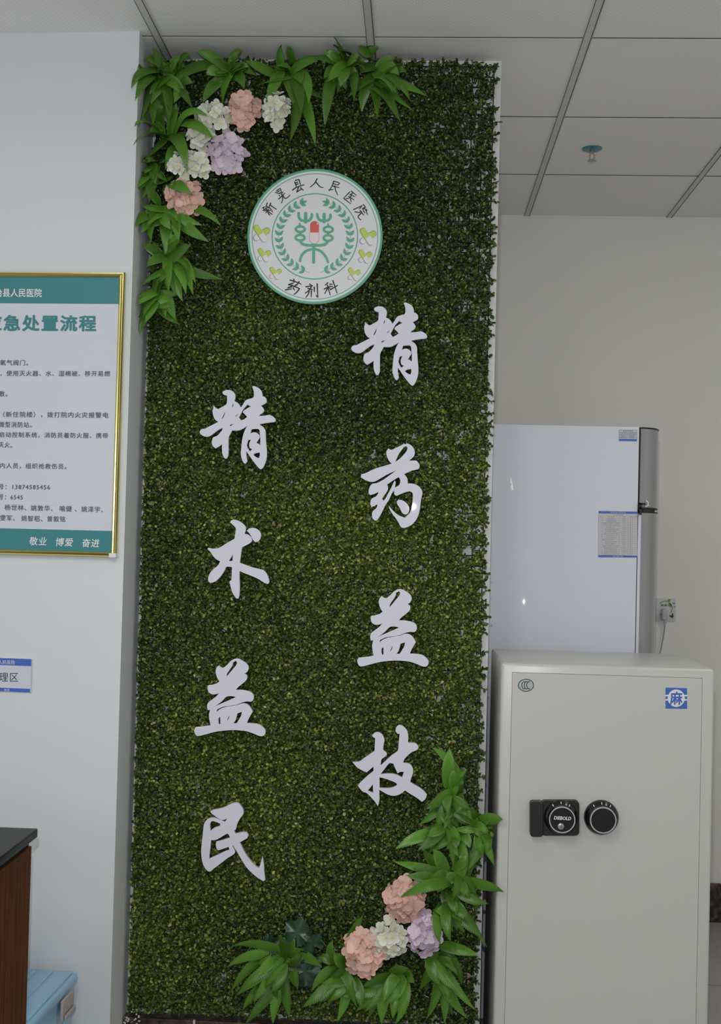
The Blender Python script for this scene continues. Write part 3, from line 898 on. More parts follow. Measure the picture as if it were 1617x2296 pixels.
brush([[(1188,205),(1120,262)],[(1105,356),(1230,288)],[(1175,260),(1210,380),(1246,500)],[(1185,330),(1115,465)],[(1200,305),(1240,345)],[(1240,240),(1296,240)],[(1250,292),(1302,302)],[(1250,372),(1425,268)],[(1310,155),(1360,300),(1412,455)]], C_, 23)

# ------------------------------------------------------------------ framed poster on the left wall
pr = lambda x, y: onL(x, y, 0.0155)
pt = onL(283, 613, 0.0); pb = onL(263, 1250, 0.0)
XR, Z1, Z0 = -0.8247, pt[2], pb[2]
XLp = XR - 0.60
pos = thing('framed_poster', (XR - 0.30, lw_y(XR - 0.30), Z0), 'gold framed white and teal emergency procedure poster on the left wall', 'poster')
def lbox(mb, x0, x1, o0, o1, z0, z1, bev=0.0):
    t = MB().box(x0, x1, -o1, -o0, z0, z1, bev)
    mb.add([(x, lw_y(x) + y, z) for x, y, z in t.v], t.f)
    return mb
t = MB(); lbox(t, XLp + 0.006, XR - 0.006, 0.001, 0.014, Z0 + 0.006, Z1 - 0.006)
t.build('panel', M['poster'], pos)
def frame_bar(ax, az, bx, bz, inward):
    """mitred rounded moulding between two corners; inward: unit (x,z)"""
    prof = [(0, 0.0), (0, 0.012), (0.0025, 0.0175), (0.0050, 0.0175), (0.0062, 0.0150), (0.0075, 0.0195), (0.0105, 0.0205), (0.0130, 0.0180), (0.0150, 0.0155), (0.0150, 0.0)]
    d = np.array([bx - ax, bz - az]); L = np.linalg.norm(d); d /= L
    V, F = [], []
    for e, (px_, pz_) in enumerate(((ax, az), (bx, bz))):
        for inn, out in prof:
            sgn = 1 if e == 0 else -1
            x = px_ + inward[0] * inn + d[0] * inn * sgn
            z = pz_ + inward[1] * inn + d[1] * inn * sgn
            V.append((x, lw_y(x) - out - 0.0005, z))
    n = len(prof)
    for i in range(n - 1): F.append((i, i + 1, n + i + 1, n + i))
    F.append((n - 1, 0, n, 2 * n - 1))
    F.append(tuple(range(n))); F.append(tuple(range(n, 2 * n)))
    return mk('frame_bar', V, F, M['gold'], pos)
frame_bar(XLp, Z1, XR, Z1, (0, -1)); frame_bar(XR, Z1, XR, Z0, (-1, 0)); frame_bar(XR, Z0, XLp, Z0, (0, 1)); frame_bar(XLp, Z0, XLp, Z1, (1, 0))
t = MB(); lbox(t, XR - 0.020, XR + 0.001, 0.001, 0.0225, Z0 - 0.001, Z0 + 0.012, 0.003)
tag(t.build('corner_cap', M['board'], pos), 'white plastic corner cap')
def flat_quad(name, pts, proj, m, parent):
    return mk(name, [proj(*p) for p in pts], [(0, 1, 2, 3)], m, parent)
hz = (pr(0, 681)[2] + pr(269, 680)[2]) / 2
fz = (pr(0, 1185)[2] + pr(253, 1190)[2]) / 2
t = MB(); lbox(t, XLp + 0.010, XR - 0.010, 0.012, 0.0146, hz, Z1 - 0.008); t.build('header_band', M['teal'], pos)
t = MB(); lbox(t, XLp + 0.010, XR - 0.010, 0.012, 0.0146, Z0 + 0.008, fz); t.build('footer_band', M['teal'], pos)
pq = lambda x, y: onL(x, y, 0.0150)
text_px('header_lettering', '治县人民医院', -12, 94, 656, 657, 19.5, pq, M['print_white'], pos, bold=0.018, space=1.0)
text_px('title_lettering', '应急处置流程', -35, 216, 724, 725, 37, pq, M['teal'], pos, bold=0.030, space=1.15)
for body, x0, x1, ya, yb, h in (
        ('氧气阀门。', 0, 63, 813, 813.5, 12.5), ('，使用灭火器、水、湿棉被、移开易燃', 1, 247, 837, 838, 12.5), ('散。', -3, 17, 882.5, 883, 12.5),
        ('（新住院楼），拨打院内火灾报警电', 7, 243, 929, 931, 13.0), ('微型消防站。', -3, 71, 951.5, 952.5, 12.5),
        ('启动控制系统，消防员着防火服、携带', -2, 242, 974.5, 977, 12.5), ('灭火。', -3, 27, 997, 998, 12.5),
        ('内人员，组织抢救伤员。', 0, 149, 1044, 1046, 12.5), ('号：13874585456', -4, 112, 1091, 1092.5, 12.0), ('号：6545', -4, 51, 1114.3, 1115, 12.0),
        ('、杨世林、姚敦华、 喻健 、姚泽宇、', -4, 231, 1137, 1142.5, 13.0), ('雯军、 姚智稆、曾叙铭', 0, 146, 1161, 1164, 13.0)):
    text_px('body_lettering', body, x0, x1, ya, yb, h, pq, M['ink_grey'], pos, bold=0.004, space=1.15)
for body, x0, x1, ya in (('敬业', 66, 105, 1213), ('博爱', 125, 164, 1215), ('奋进', 184, 223, 1217)):
    text_px('footer_lettering', body, x0, x1, ya, ya + 1, 19, pq, M['print_white'], pos, bold=0.012, shear=0.12, space=1.1)

# small blue and white sign lower on the left wall
st_ = onL(73, 1477, 0.0); sb_ = onL(71, 1553, 0.0)
sx, sz1, sz0 = st_[0], st_[2], sb_[2]
sgn = thing('wall_sign', (sx - 0.1, lw_y(sx - 0.1), sz0), 'small white area sign with blue bands, below the framed poster', 'sign')
t = MB(); lbox(t, sx - 0.24, sx, 0.0005, 0.0035, sz0, sz1, 0.0006); t.build('plate', M['sign_edge'], sgn)
t = MB(); lbox(t, sx - 0.239, sx - 0.002, 0.003, 0.0038, sz0 + 0.001, sz1 - 0.001); t.build('face', M['sign_white'], sgn)
zb = onL(36, 1492.5, 0.004)[2]; zf = onL(36, 1543.3, 0.004)[2]
t = MB(); lbox(t, sx - 0.239, sx - 0.002, 0.003, 0.0040, zb, sz1 - 0.001); t.build('header_band', M['blue'], sgn)
t = MB(); lbox(t, sx - 0.239, sx - 0.003, 0.003, 0.0040, sz0 + 0.001, zf); t.build('footer_band', M['blue'], sgn)
sg = lambda x, y: onL(x, y, 0.0042)
text_px('header_lettering', '人民医院', -4, 33.5, 1484.5, 1485.3, 9.6, sg, M['sign_white'], sgn, bold=0.008)
text_px('title_lettering', '理区', -1.5, 40.5, 1518.2, 1518.8, 19.0, sg, M['ink'], sgn, bold=0.0, space=1.15)
text_px('footer_lettering', '奋进', 9, 21.5, 1547.2, 1547.4, 6.2, sg, M['sign_white'], sgn, bold=0.004)

# ------------------------------------------------------------------ counter with black top (left edge)
cyb = 2.775
k1 = onY(85.5, 1857, cyb); k2 = onY(72, 1896, cyb)
counter = thing('service_counter', (k2[0] - 0.25, 2.4, 0.0), 'dark brown wooden counter with a black top in the lower left corner', 'counter')
zt = k1[2]
MB().box(k1[0] - 0.62, k1[0], 1.6, cyb, zt - 0.022, zt, 0.0035).build('worktop', M['black_top'], counter, True)
MB().box(k2[0] - 0.56, k2[0] - 0.006, 1.62, cyb - 0.006, zt - 0.045, zt - 0.0225).build('gap_shadow_strip', M['black_plastic'], counter)  # black filler standing in for the shadow in the gap under the worktop
MB().box(k2[0] - 0.57, k2[0], 1.61, cyb - 0.002, 0.0, k2[2], 0.002).build('cabinet_body', M['wood'], counter)

# ------------------------------------------------------------------ blue storage box between counter and wall
bz = 0.372
pA = onZ(177, 2174, bz); pB = onZ(58, 2166, bz); pC = onZ(72, 2290, bz)
ea = (pC - pA); ea[2] = 0; ea /= np.linalg.norm(ea)           # long right edge, towards the camera
eb = np.array([-ea[1] * -1, ea[0] * -1, 0.0]); eb = np.array([ea[1], -ea[0], 0.0])
if eb[0] > 0: eb = -eb
pA = pA.copy()
pA[1] = min(pA[1], 3.155)
LA, LB = 0.345, 0.24
bcn = pA + ea * LA / 2 + eb * LB / 2
box = thing('storage_box', (bcn[0], bcn[1], 0.0), 'light blue plastic storage box with a clipped lid behind the counter', 'storage box')
rotz = math.atan2(ea[1], ea[0])
def rb(mb_local):
    c, s = math.cos(rotz), math.sin(rotz)
    return MB().add([(bcn[0] + c * x - s * y, bcn[1] + s * x + c * y, z) for x, y, z in mb_local.v], mb_local.f)
sgnb = 1 if (math.cos(rotz) * 0 - math.sin(rotz) * 1) * eb[0] + math.cos(rotz) * eb[1] > 0 else -1   # local +y is along eb if sgnb = 1
lid = MB().box(-LA / 2, LA / 2, -LB / 2, LB / 2, bz - 0.034, bz - 0.006, 0.010, 3)
lid.box(-LA / 2 + 0.012, LA / 2 - 0.012, -LB / 2 + 0.012, LB / 2 - 0.012, bz - 0.010, bz, 0.004, 2)
lido = rb(lid).build('lid', M['blue_box'], box, True)
rg = MB()
for off in (-0.045, 0.01, 0.055):
    rg.box(-LA / 2 + 0.03, LA / 2 - 0.03, off - 0.004, off + 0.004, bz - 0.002, bz + 0.003, 0.0015, 1)
rb(rg).build('lid_rib', M['blue_box'], lido, True)
bd = MB()
n = 4
for (z, s) in ((0.0, 0.80), (bz - 0.034, 0.93)):
    for q in ((-1, -1), (1, -1), (1, 1), (-1, 1)):
        bd.v.append((q[0] * LA / 2 * s, q[1] * LB / 2 * s, z))
bd.f += [(0, 3, 2, 1), (4, 5, 6, 7), (0, 1, 5, 4), (1, 2, 6, 5), (2, 3, 7, 6), (3, 0, 4, 7)]
rb(bd).build('tub', M['blue_box'], box)
out = -sgnb                                                     # the side facing the wall corner / camera right
la = MB().box(-0.115, -0.030, out * LB / 2 - 0.004 + out * 0.004, out * LB / 2 + 0.004 + out * 0.004, bz - 0.085, bz - 0.030, 0.003, 2)
la.box(-0.110, -0.035, out * LB / 2 - 0.002 + out * 0.012, out * LB / 2 + 0.004 + out * 0.012, bz - 0.080, bz - 0.068, 0.002, 2)
tag(rb(la).build('latch', M['grey_latch'], box, True), 'grey clip-on latch')

# ------------------------------------------------------------------ refrigerator
FY = 3.80
f0 = onY(1103, 956, FY); f1 = onY(1434.5, 957, FY); f2 = onY(1478, 958, FY); fs = onY(1436, 1143, FY)
fz1 = f1[2]
fr = thing('refrigerator', ((f0[0] + f2[0]) / 2, FY + 0.27, 0.0), 'white two-door refrigerator with grey doors behind the safe', 'refrigerator')
MB().box(f0[0], f1[0], FY, FY + 0.54, 0.02, fz1, 0.004).build('cabinet', M['fridge_white'], fr, True)
MB().box(f1[0] - 0.001, f1[0] + 0.006, FY + 0.006, FY + 0.535, fs[2], fz1 - 0.001).build('door_gasket', M['black_plastic'], fr)
def door(name, x0, x1, z0, z1):
    """door slab with its outer face curved, thickness along X"""
    V, F = [], []
    n = 14
    prof = []
    y0, y1 = FY + 0.000, FY + 0.54
    prof.append((x0, y0))
    for k in range(n + 1):
        t = math.radians(8) + math.radians(82) * k / n
        prof.append((x0 + (x1 - x0) * math.sin(t), y0 + DCV * (1 - math.cos(t))))
    for k in range(n, -1, -1):
        t = math.radians(8) + math.radians(82) * k / n
        prof.append((x0 + (x1 - x0) * math.sin(t), y1 - DCV * (1 - math.cos(t))))
    prof.append((x0, y1))
    m_ = len(prof)
    for z in (z0, z1):
        V += [(x, y, z) for x, y in prof]
    F += [tuple(range(m_))[::-1], tuple(range(m_, 2 * m_))]
    for k in range(m_): F.append((k, (k + 1) % m_, m_ + (k + 1) % m_, m_ + k))
    b_ = MB().add(V, F)
    return b_
dz = fs[2]
DCV = 0.11
xa, xb = f1[0] + 0.005, onY(1477, 1100, FY + 0.075)[0]
do = door('', xa, xb, dz + 0.008, fz1 - 0.006).build('upper_door', M['fridge_grey'], fr, True)
do2 = door('', xa + 0.006, xb, 0.05, dz - 0.010).build('lower_door', M['fridge_grey'], fr, True)
door('', xa, xb + 0.0015, fz1 - 0.006, fz1 - 0.001).build('top_trim', M['black_plastic'], fr)
door('', xa, xb + 0.002, dz + 0.003, dz + 0.008).build('upper_door_trim', M['black_plastic'], fr)
door('', xa, xb + 0.002, dz - 0.010, dz - 0.005).build('lower_door_trim', M['black_plastic'], fr)
door('', xa, xb - 0.008, dz - 0.005, dz + 0.003).build('door_gap', M['gap'], fr)
hg = MB().box(xa - 0.002, xa + 0.018, FY - 0.008, FY + 0.03, dz + 0.016, dz + 0.022, 0.001)
hg.box(xa - 0.002, xa + 0.018, FY - 0.008, FY + 0.03, dz + 0.002, dz + 0.008, 0.001)
hg.box(xa - 0.002, xa + 0.006, FY - 0.008, FY + 0.03, dz - 0.016, dz + 0.022, 0.001)
hg.build('hinge', M['black_plastic'], fr)
hk = MB().tube([(xa + 0.020, FY - 0.004, dz + 0.030 - 0.0), (xa + 0.026, FY - 0.005, dz + 0.024), (xa + 0.026, FY - 0.005, dz + 0.014), (xa + 0.018, FY - 0.004, dz + 0.010)], 0.002, 6)
hk.build('hinge_hook', M['print_white'], fr)
MB().box(xa - 0.003, xa + 0.0075, FY + 0.001, FY + 0.53, 0.05, dz - 0.012).build('inner_liner', M['fridge_white'], fr)
# sheets stuck on the side
fp = lambda o: (lambda x, y: onY(x, y, FY - o))
def sheet(name, lab, pts, m):
    P = [onY(x, y, FY - 0.0006) for x, y in pts]
    o = mk(name, P, [(0, 1, 2, 3)], m, fr)
    o['label'] = lab
    return o
# upper label
sh = sheet('label_sticker', 'small blue and white label near the top of the side', [(1388, 963.5), (1428.8, 964.5), (1428, 989.5), (1388, 988.5)], M['sheet'])
bl = lambda x, y: onY(1380 + x / 26.95, 955 + y / 26.95, FY - 0.0010)
mk('footer_band', [bl(*p) for p in [(225,785),(1305,795),(1300,925),(225,905)]], [(0, 1, 2, 3)], M['blue'], sh)
g = MB()
for y in (235, 385, 525, 655): g.add([bl(225, y), bl(1305, y + 10), bl(1305, y + 30), bl(225, y + 20)], [(0, 1, 2, 3)])
for x in (225, 640, 1290): g.add([bl(x, 235 if x != 640 else 385), bl(x + 22, 235 if x != 640 else 385), bl(x + 22, 790), bl(x, 790)], [(0, 1, 2, 3)])
g.build('ruled_lines', M['soft_blue'], sh)
g = MB()
rr_ = random.Random(3)
def marks(mb, x0, x1, yc, hgt, wid, proj, gap=1.35):
    x = x0
    while x < x1:
        ww = wid * (0.75 + 0.25 * rr_.random())
        for q in range(2):
            yy = yc - hgt / 2 + q * hgt * 0.58
            mb.add([proj(x, yy), proj(x + ww, yy), proj(x + ww, yy + hgt * 0.28), proj(x, yy + hgt * 0.28)], [(0, 1, 2, 3)])
        mb.add([proj(x + ww * .4, yc - hgt / 2), proj(x + ww * .6, yc - hgt / 2), proj(x + ww * .6, yc + hgt / 2), proj(x + ww * .4, yc + hgt / 2)], [(0, 1, 2, 3)])
        x += wid * gap
marks(g, 480, 1060, 310, 90, 90, bl); marks(g, 300, 560, 455, 85, 80, bl); marks(g, 750, 1240, 460, 85, 80, bl)
marks(g, 350, 540, 590, 80, 80, bl); marks(g, 850, 1090, 595, 85, 80, bl); marks(g, 300, 560, 715, 80, 80, bl); marks(g, 850, 1100, 720, 85, 80, bl)
g.build('fine_print', M['soft_blue'], sh)
# list sheet
sl = lambda x, y, o=0.0010: onY(1335 + x / 16.17, 1140 + y / 16.17, FY - o)
sh = sheet('list_sheet', 'printed list sheet with blue bands beside the doors', [(1342, 1145.7), (1430.2, 1147.2), (1429.8, 1250), (1341.8, 1249.5)], M['sheet'])
mk('header_band', [sl(*p) for p in [(120,90),(1535,118),(1532,200),(120,182)]], [(0, 1, 2, 3)], M['blue'], sh)
mk('footer_band', [sl(*p) for p in [(110,1690),(1530,1715),(1525,1778),(110,1770)]], [(0, 1, 2, 3)], M['blue'], sh)
text_px('header_lettering', '新晃县人民医院', 1335 + 565 / 16.17, 1335 + 1095 / 16.17, 1140 + 142 / 16.17, 1140 + 150 / 16.17, 3.6, fp(0.0013), M['sheet'], sh)
text_px('footer_lettering', '敬业 博爱 奋进', 1335 + 640 / 16.17, 1335 + 1010 / 16.17, 1140 + 1738 / 16.17, 1140 + 1745 / 16.17, 2.9, fp(0.0013), M['sheet'], sh)
g = MB()
for k in range(20):
    y = 268 + k * 75.2
    g.add([sl(120, y), sl(1530, y + 20), sl(1530, y + 25), sl(120, y + 5)], [(0, 1, 2, 3)])
for x in (120, 245, 868, 1185, 1350, 1520):
    g.add([sl(x, 260), sl(x + 7, 260), sl(x, 1700), sl(x - 7, 1700)], [(0, 1, 2, 3)])
g.build('ruled_lines', M['sheet_line'], sh)
g = MB()
marks(g, 650, 1010, 236, 36, 48, sl)
for (a, b_) in ((160, 200), (470, 660), (990, 1080), (1240, 1310), (1400, 1490)): marks(g, a, b_, 312, 36, 44, sl)
spans = [(405,725),(405,725),(285,860),(300,825),(410,720),(340,775),(370,745),(325,800),(400,720),(400,720),(250,630),(370,745),(380,740),(290,825),(320,800),(370,800),(330,780),(310,810)]
for k, (a, b_) in enumerate(spans):
    y = 385 + k * 75.2
    marks(g, a, b_, y, 34, 46, sl); marks(g, 980, 1090, y + 5, 26, 30, sl, 1.6); marks(g, 1258, 1290, y + 8, 34, 40, sl, 3)
    if k % 3 != 1: marks(g, 1435, 1475, y + 8, 24, 26, sl, 1.6)
g.build('fine_print', M['sheet_line'], sh)

# ------------------------------------------------------------------ safe
SY = 3.25
s0, s1 = onY(1124, 1489, SY), onY(1601, 1494, SY)
SX0, SX1 = 0.2425, 0.829
SZ = s0[2] + 0.004
SD = 0.43
safe = thing('safe', ((SX0 + SX1) / 2, SY + SD / 2, 0.0), 'large cream steel safe with two black dials beside the green wall', 'safe')
dpx = lambda x, y: onY(x, y, SY)
dx0, dx1 = dpx(1148.5, 1510)[0], dpx(1575.5, 1520)[0]
dzt = (dpx(1148, 1508)[2] + dpx(1575, 1519)[2]) / 2
body = MB()
bv = 0.010
body.box(SX0, SX1, SY, SY + SD, 0.03, SZ, 0.009, 3)
body.build('body', M['safe'], safe, True)
MB().box(dx0, dx1, SY - 0.0003, SY + 0.02, 0.06, dzt).build('door_gap', M['safe_gap'], safe)
sd = MB().box(dx0 + 0.0010, dx1 - 0.0010, SY - 0.0009, SY + 0.02, 0.0615, dzt - 0.0012, 0.0004, 1).build('door', M['safe'], safe)
MB().box(SX0 + 0.03, SX1 - 0.03, SY + 0.03, SY + SD - 0.03, 0.0, 0.032).build('plinth', M['black_plastic'], safe)
DF = SY - 0.0009                                       # door face
PXM = SY / FPX
# handle lock
def rounded(x0, x1, y0, y1, r, n=5):
    out = []
    for cx, cy, a in ((x1 - r, y0 + r, -90), (x1 - r, y1 - r, 0), (x0 + r, y1 - r, 90), (x0 + r, y0 + r, 180)):
        for k in range(n + 1):
            t = math.radians(a + 90 * k / n)
            out.append((cx + r * math.cos(t), cy + r * math.sin(t)))
    return out
def prism_px(P, ya, yb, taper=0.0):
    c = np.mean(np.array(P), 0)
    A_ = [onY(x, y, DF) for x, y in P]
    V = [(p[0], ya, p[2]) for p in A_]
    cc = onY(c[0], c[1], DF)
    W = []
    for p in A_:
        W.append((cc[0] + (p[0] - cc[0]) * (1 - taper), yb, cc[2] + (p[2] - cc[2]) * (1 - taper)))
    mid = [(a[0], ya + (yb - ya) * 0.86, a[2]) for a in V]
    n = len(P)
    VV = V + mid + W
    F = [tuple(range(n)), tuple(range(2 * n, 3 * n))]
    for l in (0, 1):
        for k in range(n): F.append((l * n + k, l * n + (k + 1) % n, (l + 1) * n + (k + 1) % n, (l + 1) * n + k))
    return MB().add(VV, F)
def dial(cx, cy, name, lab, yo):
    DF = SY - 0.0009 - yo
    c = onY(cx, cy, DF)
    R1, R2 = 38.0 * PXM, 28.8 * PXM
    base = MB().lathe([(R1, DF), (R1 * 1.0, DF - 0.006), (R1 * 0.93, DF - 0.013), (R2 * 1.04, DF - 0.019), (R2 * 1.0, DF - 0.034), (R2 * 0.98, DF - 0.037), (0.0, DF - 0.037)], 56, 'Y', (c[0], 0, c[2]))
    d = base.build(name, M['black_gloss'], sd, True)
    d['label'] = lab
    rg_ = MB().lathe([(R2 * 0.90, DF - 0.0372), (R2 * 0.92, DF - 0.0385), (R2 * 0.985, DF - 0.0385), (R2 * 1.0, DF - 0.0365)], 56, 'Y', (c[0], 0, c[2]))
    rg_.f = rg_.f[:-2]
    rg_.build('chrome_ring', M['chrome'], d, True)
    MB().lathe([(R2 * 0.90, DF - 0.0373), (0.0, DF - 0.0376)], 48, 'Y', (c[0], 0, c[2])).build('dial_face', M['dial_face'], d)
    tk = MB()
    for a, ln in ((-34, .8), (-2, 1.0), (32, 1.0)):
        t = math.radians(90 - a)
        ra, rb_ = R2 * 1.07, R1 * 0.92
        p1 = np.array([c[0] + math.cos(t) * ra, DF - 0.0190, c[2] + math.sin(t) * ra]); p2 = np.array([c[0] + math.cos(t) * rb_, DF - 0.0140, c[2] + math.sin(t) * rb_])
        wd = np.array([math.sin(t), 0, -math.cos(t)]) * 0.0011
        of = np.array([0, -0.0006, 0])
        tk.add([p1 - wd + of, p1 + wd + of, p2 + wd + of, p2 - wd + of], [(0, 1, 2, 3)])
    tk.build('dial_tick', M['tick'], d)
    return d, c, R2
hp = prism_px(rounded(1212, 1297, 1792, 1870, 9), DF, DF - 0.022, 0.05).build('lock_plate', M['black_plastic'], sd)
prism_px(rounded(1187, 1216, 1793, 1871, 7), DF, DF - 0.030, 0.10).build('door_handle', M['black_plastic'], sd)
d1, c1, R2 = dial(1257, 1831, 'key_dial', 'black dial with a key lock and white lettering', 0.014)
def dface(x, y): return onY(x, y, DF - 0.0522)
text_px('lettering', 'DIEBOLD', 1242, 1281, 1833.5, 1835.5, 8.0, dface, M['print_white'], d1, bold=0.03, shear=0.25)
kc = onY(1258, 1853, DF - 0.0520)
MB().lathe([(7 * PXM, kc[1] + 0.001), (7 * PXM, kc[1] - 0.001), (5.4 * PXM, kc[1] - 0.002), (0, kc[1] - 0.002)], 24, 'Y', (kc[0], 0, kc[2])).build('key_cylinder', M['steel'], d1, True)
MB().box(kc[0] - 0.0008, kc[0] + 0.0008, kc[1] - 0.0026, kc[1] - 0.0018, kc[2] - 0.004, kc[2] + 0.004).build('keyhole', M['ink'], d1)
dial(1348, 1832, 'combination_dial', 'plain black combination dial', 0.0)
# stickers
cs = lambda x, y, o: onY(1090 + x / 3.068, 1440 + y / 3.068, DF - o)
seal = mk('certification_seal', [cs(275 + 55 * math.cos(t), 296 + 44 * math.sin(t), 0.0004) for t in np.linspace(0, 2 * math.pi, 40)[:-1]], [tuple(range(39))], M['ink'], sd)
seal['label'] = 'small oval silver seal with three letters C'
mk('seal_field', [cs(275 + 50 * math.cos(t), 296 + 39 * math.sin(t), 0.0006) for t in np.linspace(0, 2 * math.pi, 40)[:-1]], [tuple(range(39))], M['seal'], seal)
ccs = []
for cx in (259, 276, 293):
    ccs.append(([(cx + 17 * math.cos(t) + 4, 296 + 25 * math.sin(t)) for t in np.linspace(math.radians(75), math.radians(285), 12)], 5.0))
strokes_mesh(ccs, lambda x, y: cs(x, y, 0.0008)).build('lettering', M['ink'], seal)
stk = mk('blue_sticker', [cs(x, y, 0.0004) for x, y in [(1235,312),(1383,316),(1384,458),(1235,457)]], [(0, 1, 2, 3)], M['blue'], sd)
stk['label'] = 'square blue sticker with a white circle'
g = MB()
P_ = [cs(1309 + 59 * math.cos(t), 385 + 60 * math.sin(t), 0.0006) for t in np.linspace(0, 2 * math.pi, 40)[:-1]]
g.add(P_, [tuple(range(39))])
for xa_, xb_ in ((1234, 1262), (1360, 1385)):
    for y in (368, 397): g.add([cs(x, yy, 0.0007) for x, yy in [(xa_, y - 6), (xb_, y - 6), (xb_, y + 4), (xa_, y + 4)]], [(0, 1, 2, 3)])
g.build('white_circle', M['print_white'], stk)
text_px('lettering', '麻', 1090 + 1266 / 3.068, 1090 + 1352 / 3.068, 1440 + 385 / 3.068, 1440 + 386 / 3.068, 92 / 3.068, lambda x, y: onY(x, y, DF - 0.0009), M['blue'], stk, bold=0.022)

# ------------------------------------------------------------------ wall socket and plug
so = onY(1515.5, 1343, BY); sq = onY(1475, 1392, BY)
sock = thing('wall_socket', ((so[0] + sq[0]) / 2, BY, sq[2]), 'white wall socket with green leaf stickers beside the refrigerator', 'socket')
MB().box(so[0] - 0.094, so[0], BY - 0.009, BY - 0.0003, sq[2], so[2], 0.003).build('plate', M['socket'], sock, True)
qs = lambda x, y, o=0.0096: onY(1460 + x / 14.35, 1320 + y / 14.35, BY - o)
g = MB()
strokes_mesh([(spline_pts([(290,480),(360,420),(460,395),(560,420),(640,520),(690,610),(640,760)]), 26)], qs, g)
for (x, y, a, L_, W_) in ((540,400,-0.5,120,90), (560,470,0.9,170,110), (700,490,-.4,90,60), (740,600,-.8,50,40), (400,950,-2.6,120,90), (300,800,1.2,60,60)):
    P = leaf_poly((x, y), a, L_, W_)
    g.add([qs(*q) for q in P], [tuple(range(len(P)))])
g.build('leaf_sticker', M['leafprint'], sock)
g = MB()
for a, L_ in ((-1.4, 110), (-2.9, 110), (1.2, 70), (2.4, 60), (-0.3, 70)):
    P = leaf_poly((680, 890), a, L_, 55)
    g.add([qs(*q) for q in P], [tuple(range(len(P)))])
g.build('butterfly_sticker', M['butterfly'], sock)
g = MB()
for x0 in (325, 435):
    for k in range(3): g.add([qs(x0 + k * 32, 490), qs(x0 + k * 32 + 20, 490), qs(x0 + k * 32 + 20, 570), qs(x0 + k * 32, 570)], [(0, 1, 2, 3)])
    g.add([qs(x0, 520), qs(x0 + 90, 520), qs(x0 + 90, 540), qs(x0, 540)], [(0, 1, 2, 3)])
g.build('sticker_print', M['leafprint'], sock)
pc = onY(1491.5, 1378, BY - 0.03)
plug = thing('power_plug', (pc[0], BY - 0.03, pc[2]), 'grey white plug with its cable hanging from the leaf-printed socket', 'plug')
MB().box(pc[0] - 0.014, pc[0] + 0.010, BY - 0.040, BY - 0.0095, pc[2] - 0.024, pc[2] + 0.024, 0.007, 3).build('plug_body', M['plug'], plug, True)
pp = [onY(1492, 1389, BY - 0.028), onY(1491, 1403, BY - 0.028)]
MB().tube(pp, [0.0075, 0.0045], 10).build('strain_relief', M['plug'], plug, True)
cab = spline_pts([onY(1491, 1402, BY - 0.028), onY(1489, 1420, BY - 0.028), onY(1485, 1442, BY - 0.03), onY(1481, 1462, BY - 0.035), onY(1473, 1500, BY - 0.05), onY(1468, 1560, BY - 0.06)], 5)
MB().tube(cab, 0.0030, 8).build('cable', M['cable'], plug, True)

# ------------------------------------------------------------------ sprinkler on the ceiling
sx_, sy_ = 0.585, 4.104
spk = thing('fire_sprinkler', (sx_, sy_, ZC), 'pendent fire sprinkler with a blue round plate on the ceiling', 'sprinkler')
MB().lathe([(0.0, ZC - 0.0002), (0.035, ZC - 0.0002), (0.035, ZC - 0.003), (0.024, ZC - 0.008), (0.010, ZC - 0.009), (0.0, ZC - 0.009)], 40, 'Z', (sx_, sy_, 0)).build('escutcheon', M['sprink_blue'], spk, True)
MB().lathe([(0.0075, ZC - 0.008), (0.0085, ZC - 0.012), (0.0085, ZC - 0.018), (0.006, ZC - 0.020), (0.0, ZC - 0.020)], 20, 'Z', (sx_, sy_, 0)).build('nozzle', M['brass'], spk, True)
g = MB()
for s in (-1, 1):
    g.tube([(sx_ + s * 0.005, sy_, ZC - 0.016), (sx_ + s * 0.0085, sy_, ZC - 0.026), (sx_ + s * 0.0075, sy_, ZC - 0.036), (sx_ + s * 0.002, sy_, ZC - 0.043)], 0.0022, 8)
g.build('yoke', M['brass'], spk, True)
MB().tube([(sx_, sy_, ZC - 0.019), (sx_, sy_, ZC - 0.040)], 0.0020, 8).build('glass_bulb', M['print_white'], spk, True)
g = MB()
n = 16
V, F = [], []
for z in (ZC - 0.0425, ZC - 0.0445):
    for k in range(2 * n):
        r = 0.0155 if k % 2 == 0 else 0.0115
        t = math.pi * k / n
        V.append((sx_ + r * math.cos(t), sy_ + r * math.sin(t), z))
F = [tuple(range(2 * n)), tuple(range(2 * n, 4 * n))] + [(k, (k + 1) % (2 * n), 2 * n + (k + 1) % (2 * n), 2 * n + k) for k in range(2 * n)]
g.add(V, F)
g.build('deflector', M['steel'], spk)

# outlines of the flower heads in the picture: (column, row, half width, half height)
HYD = [(480, 262, 52, 40), (548, 248, 42, 48), (620, 245, 36, 50), (446, 308, 38, 34), (508, 342, 48, 56), (424, 368, 54, 40), (412, 440, 49, 47),
       (907, 2020, 48, 56), (870, 2106, 46, 52), (953, 2094, 46, 56), (816, 2136, 50, 58)]

# ------------------------------------------------------------------ ferns
def clampY(p, margin=0.004):
    """keep foliage in front of the projecting corner of the left wall"""
    if p[0] < LW_X + margin and p[1] > LW_Y - margin:
        if LW_X + margin - p[0] < 0.012:
            p[0] = LW_X + margin
        else:
            p[1] = lw_y(p[0]) - margin
    if p[2] > ZC - 0.004: p[2] = ZC - 0.004
    return p

def clampF(p, front):
    if p[0] < LW_X + 0.003 and p[1] > lw_y(p[0]) - 0.003:
        if front: p[1] = lw_y(p[0]) - 0.003
        else: p[0] = LW_X + 0.003
    if p[2] > ZC - 0.004: p[2] = ZC - 0.004
    return p

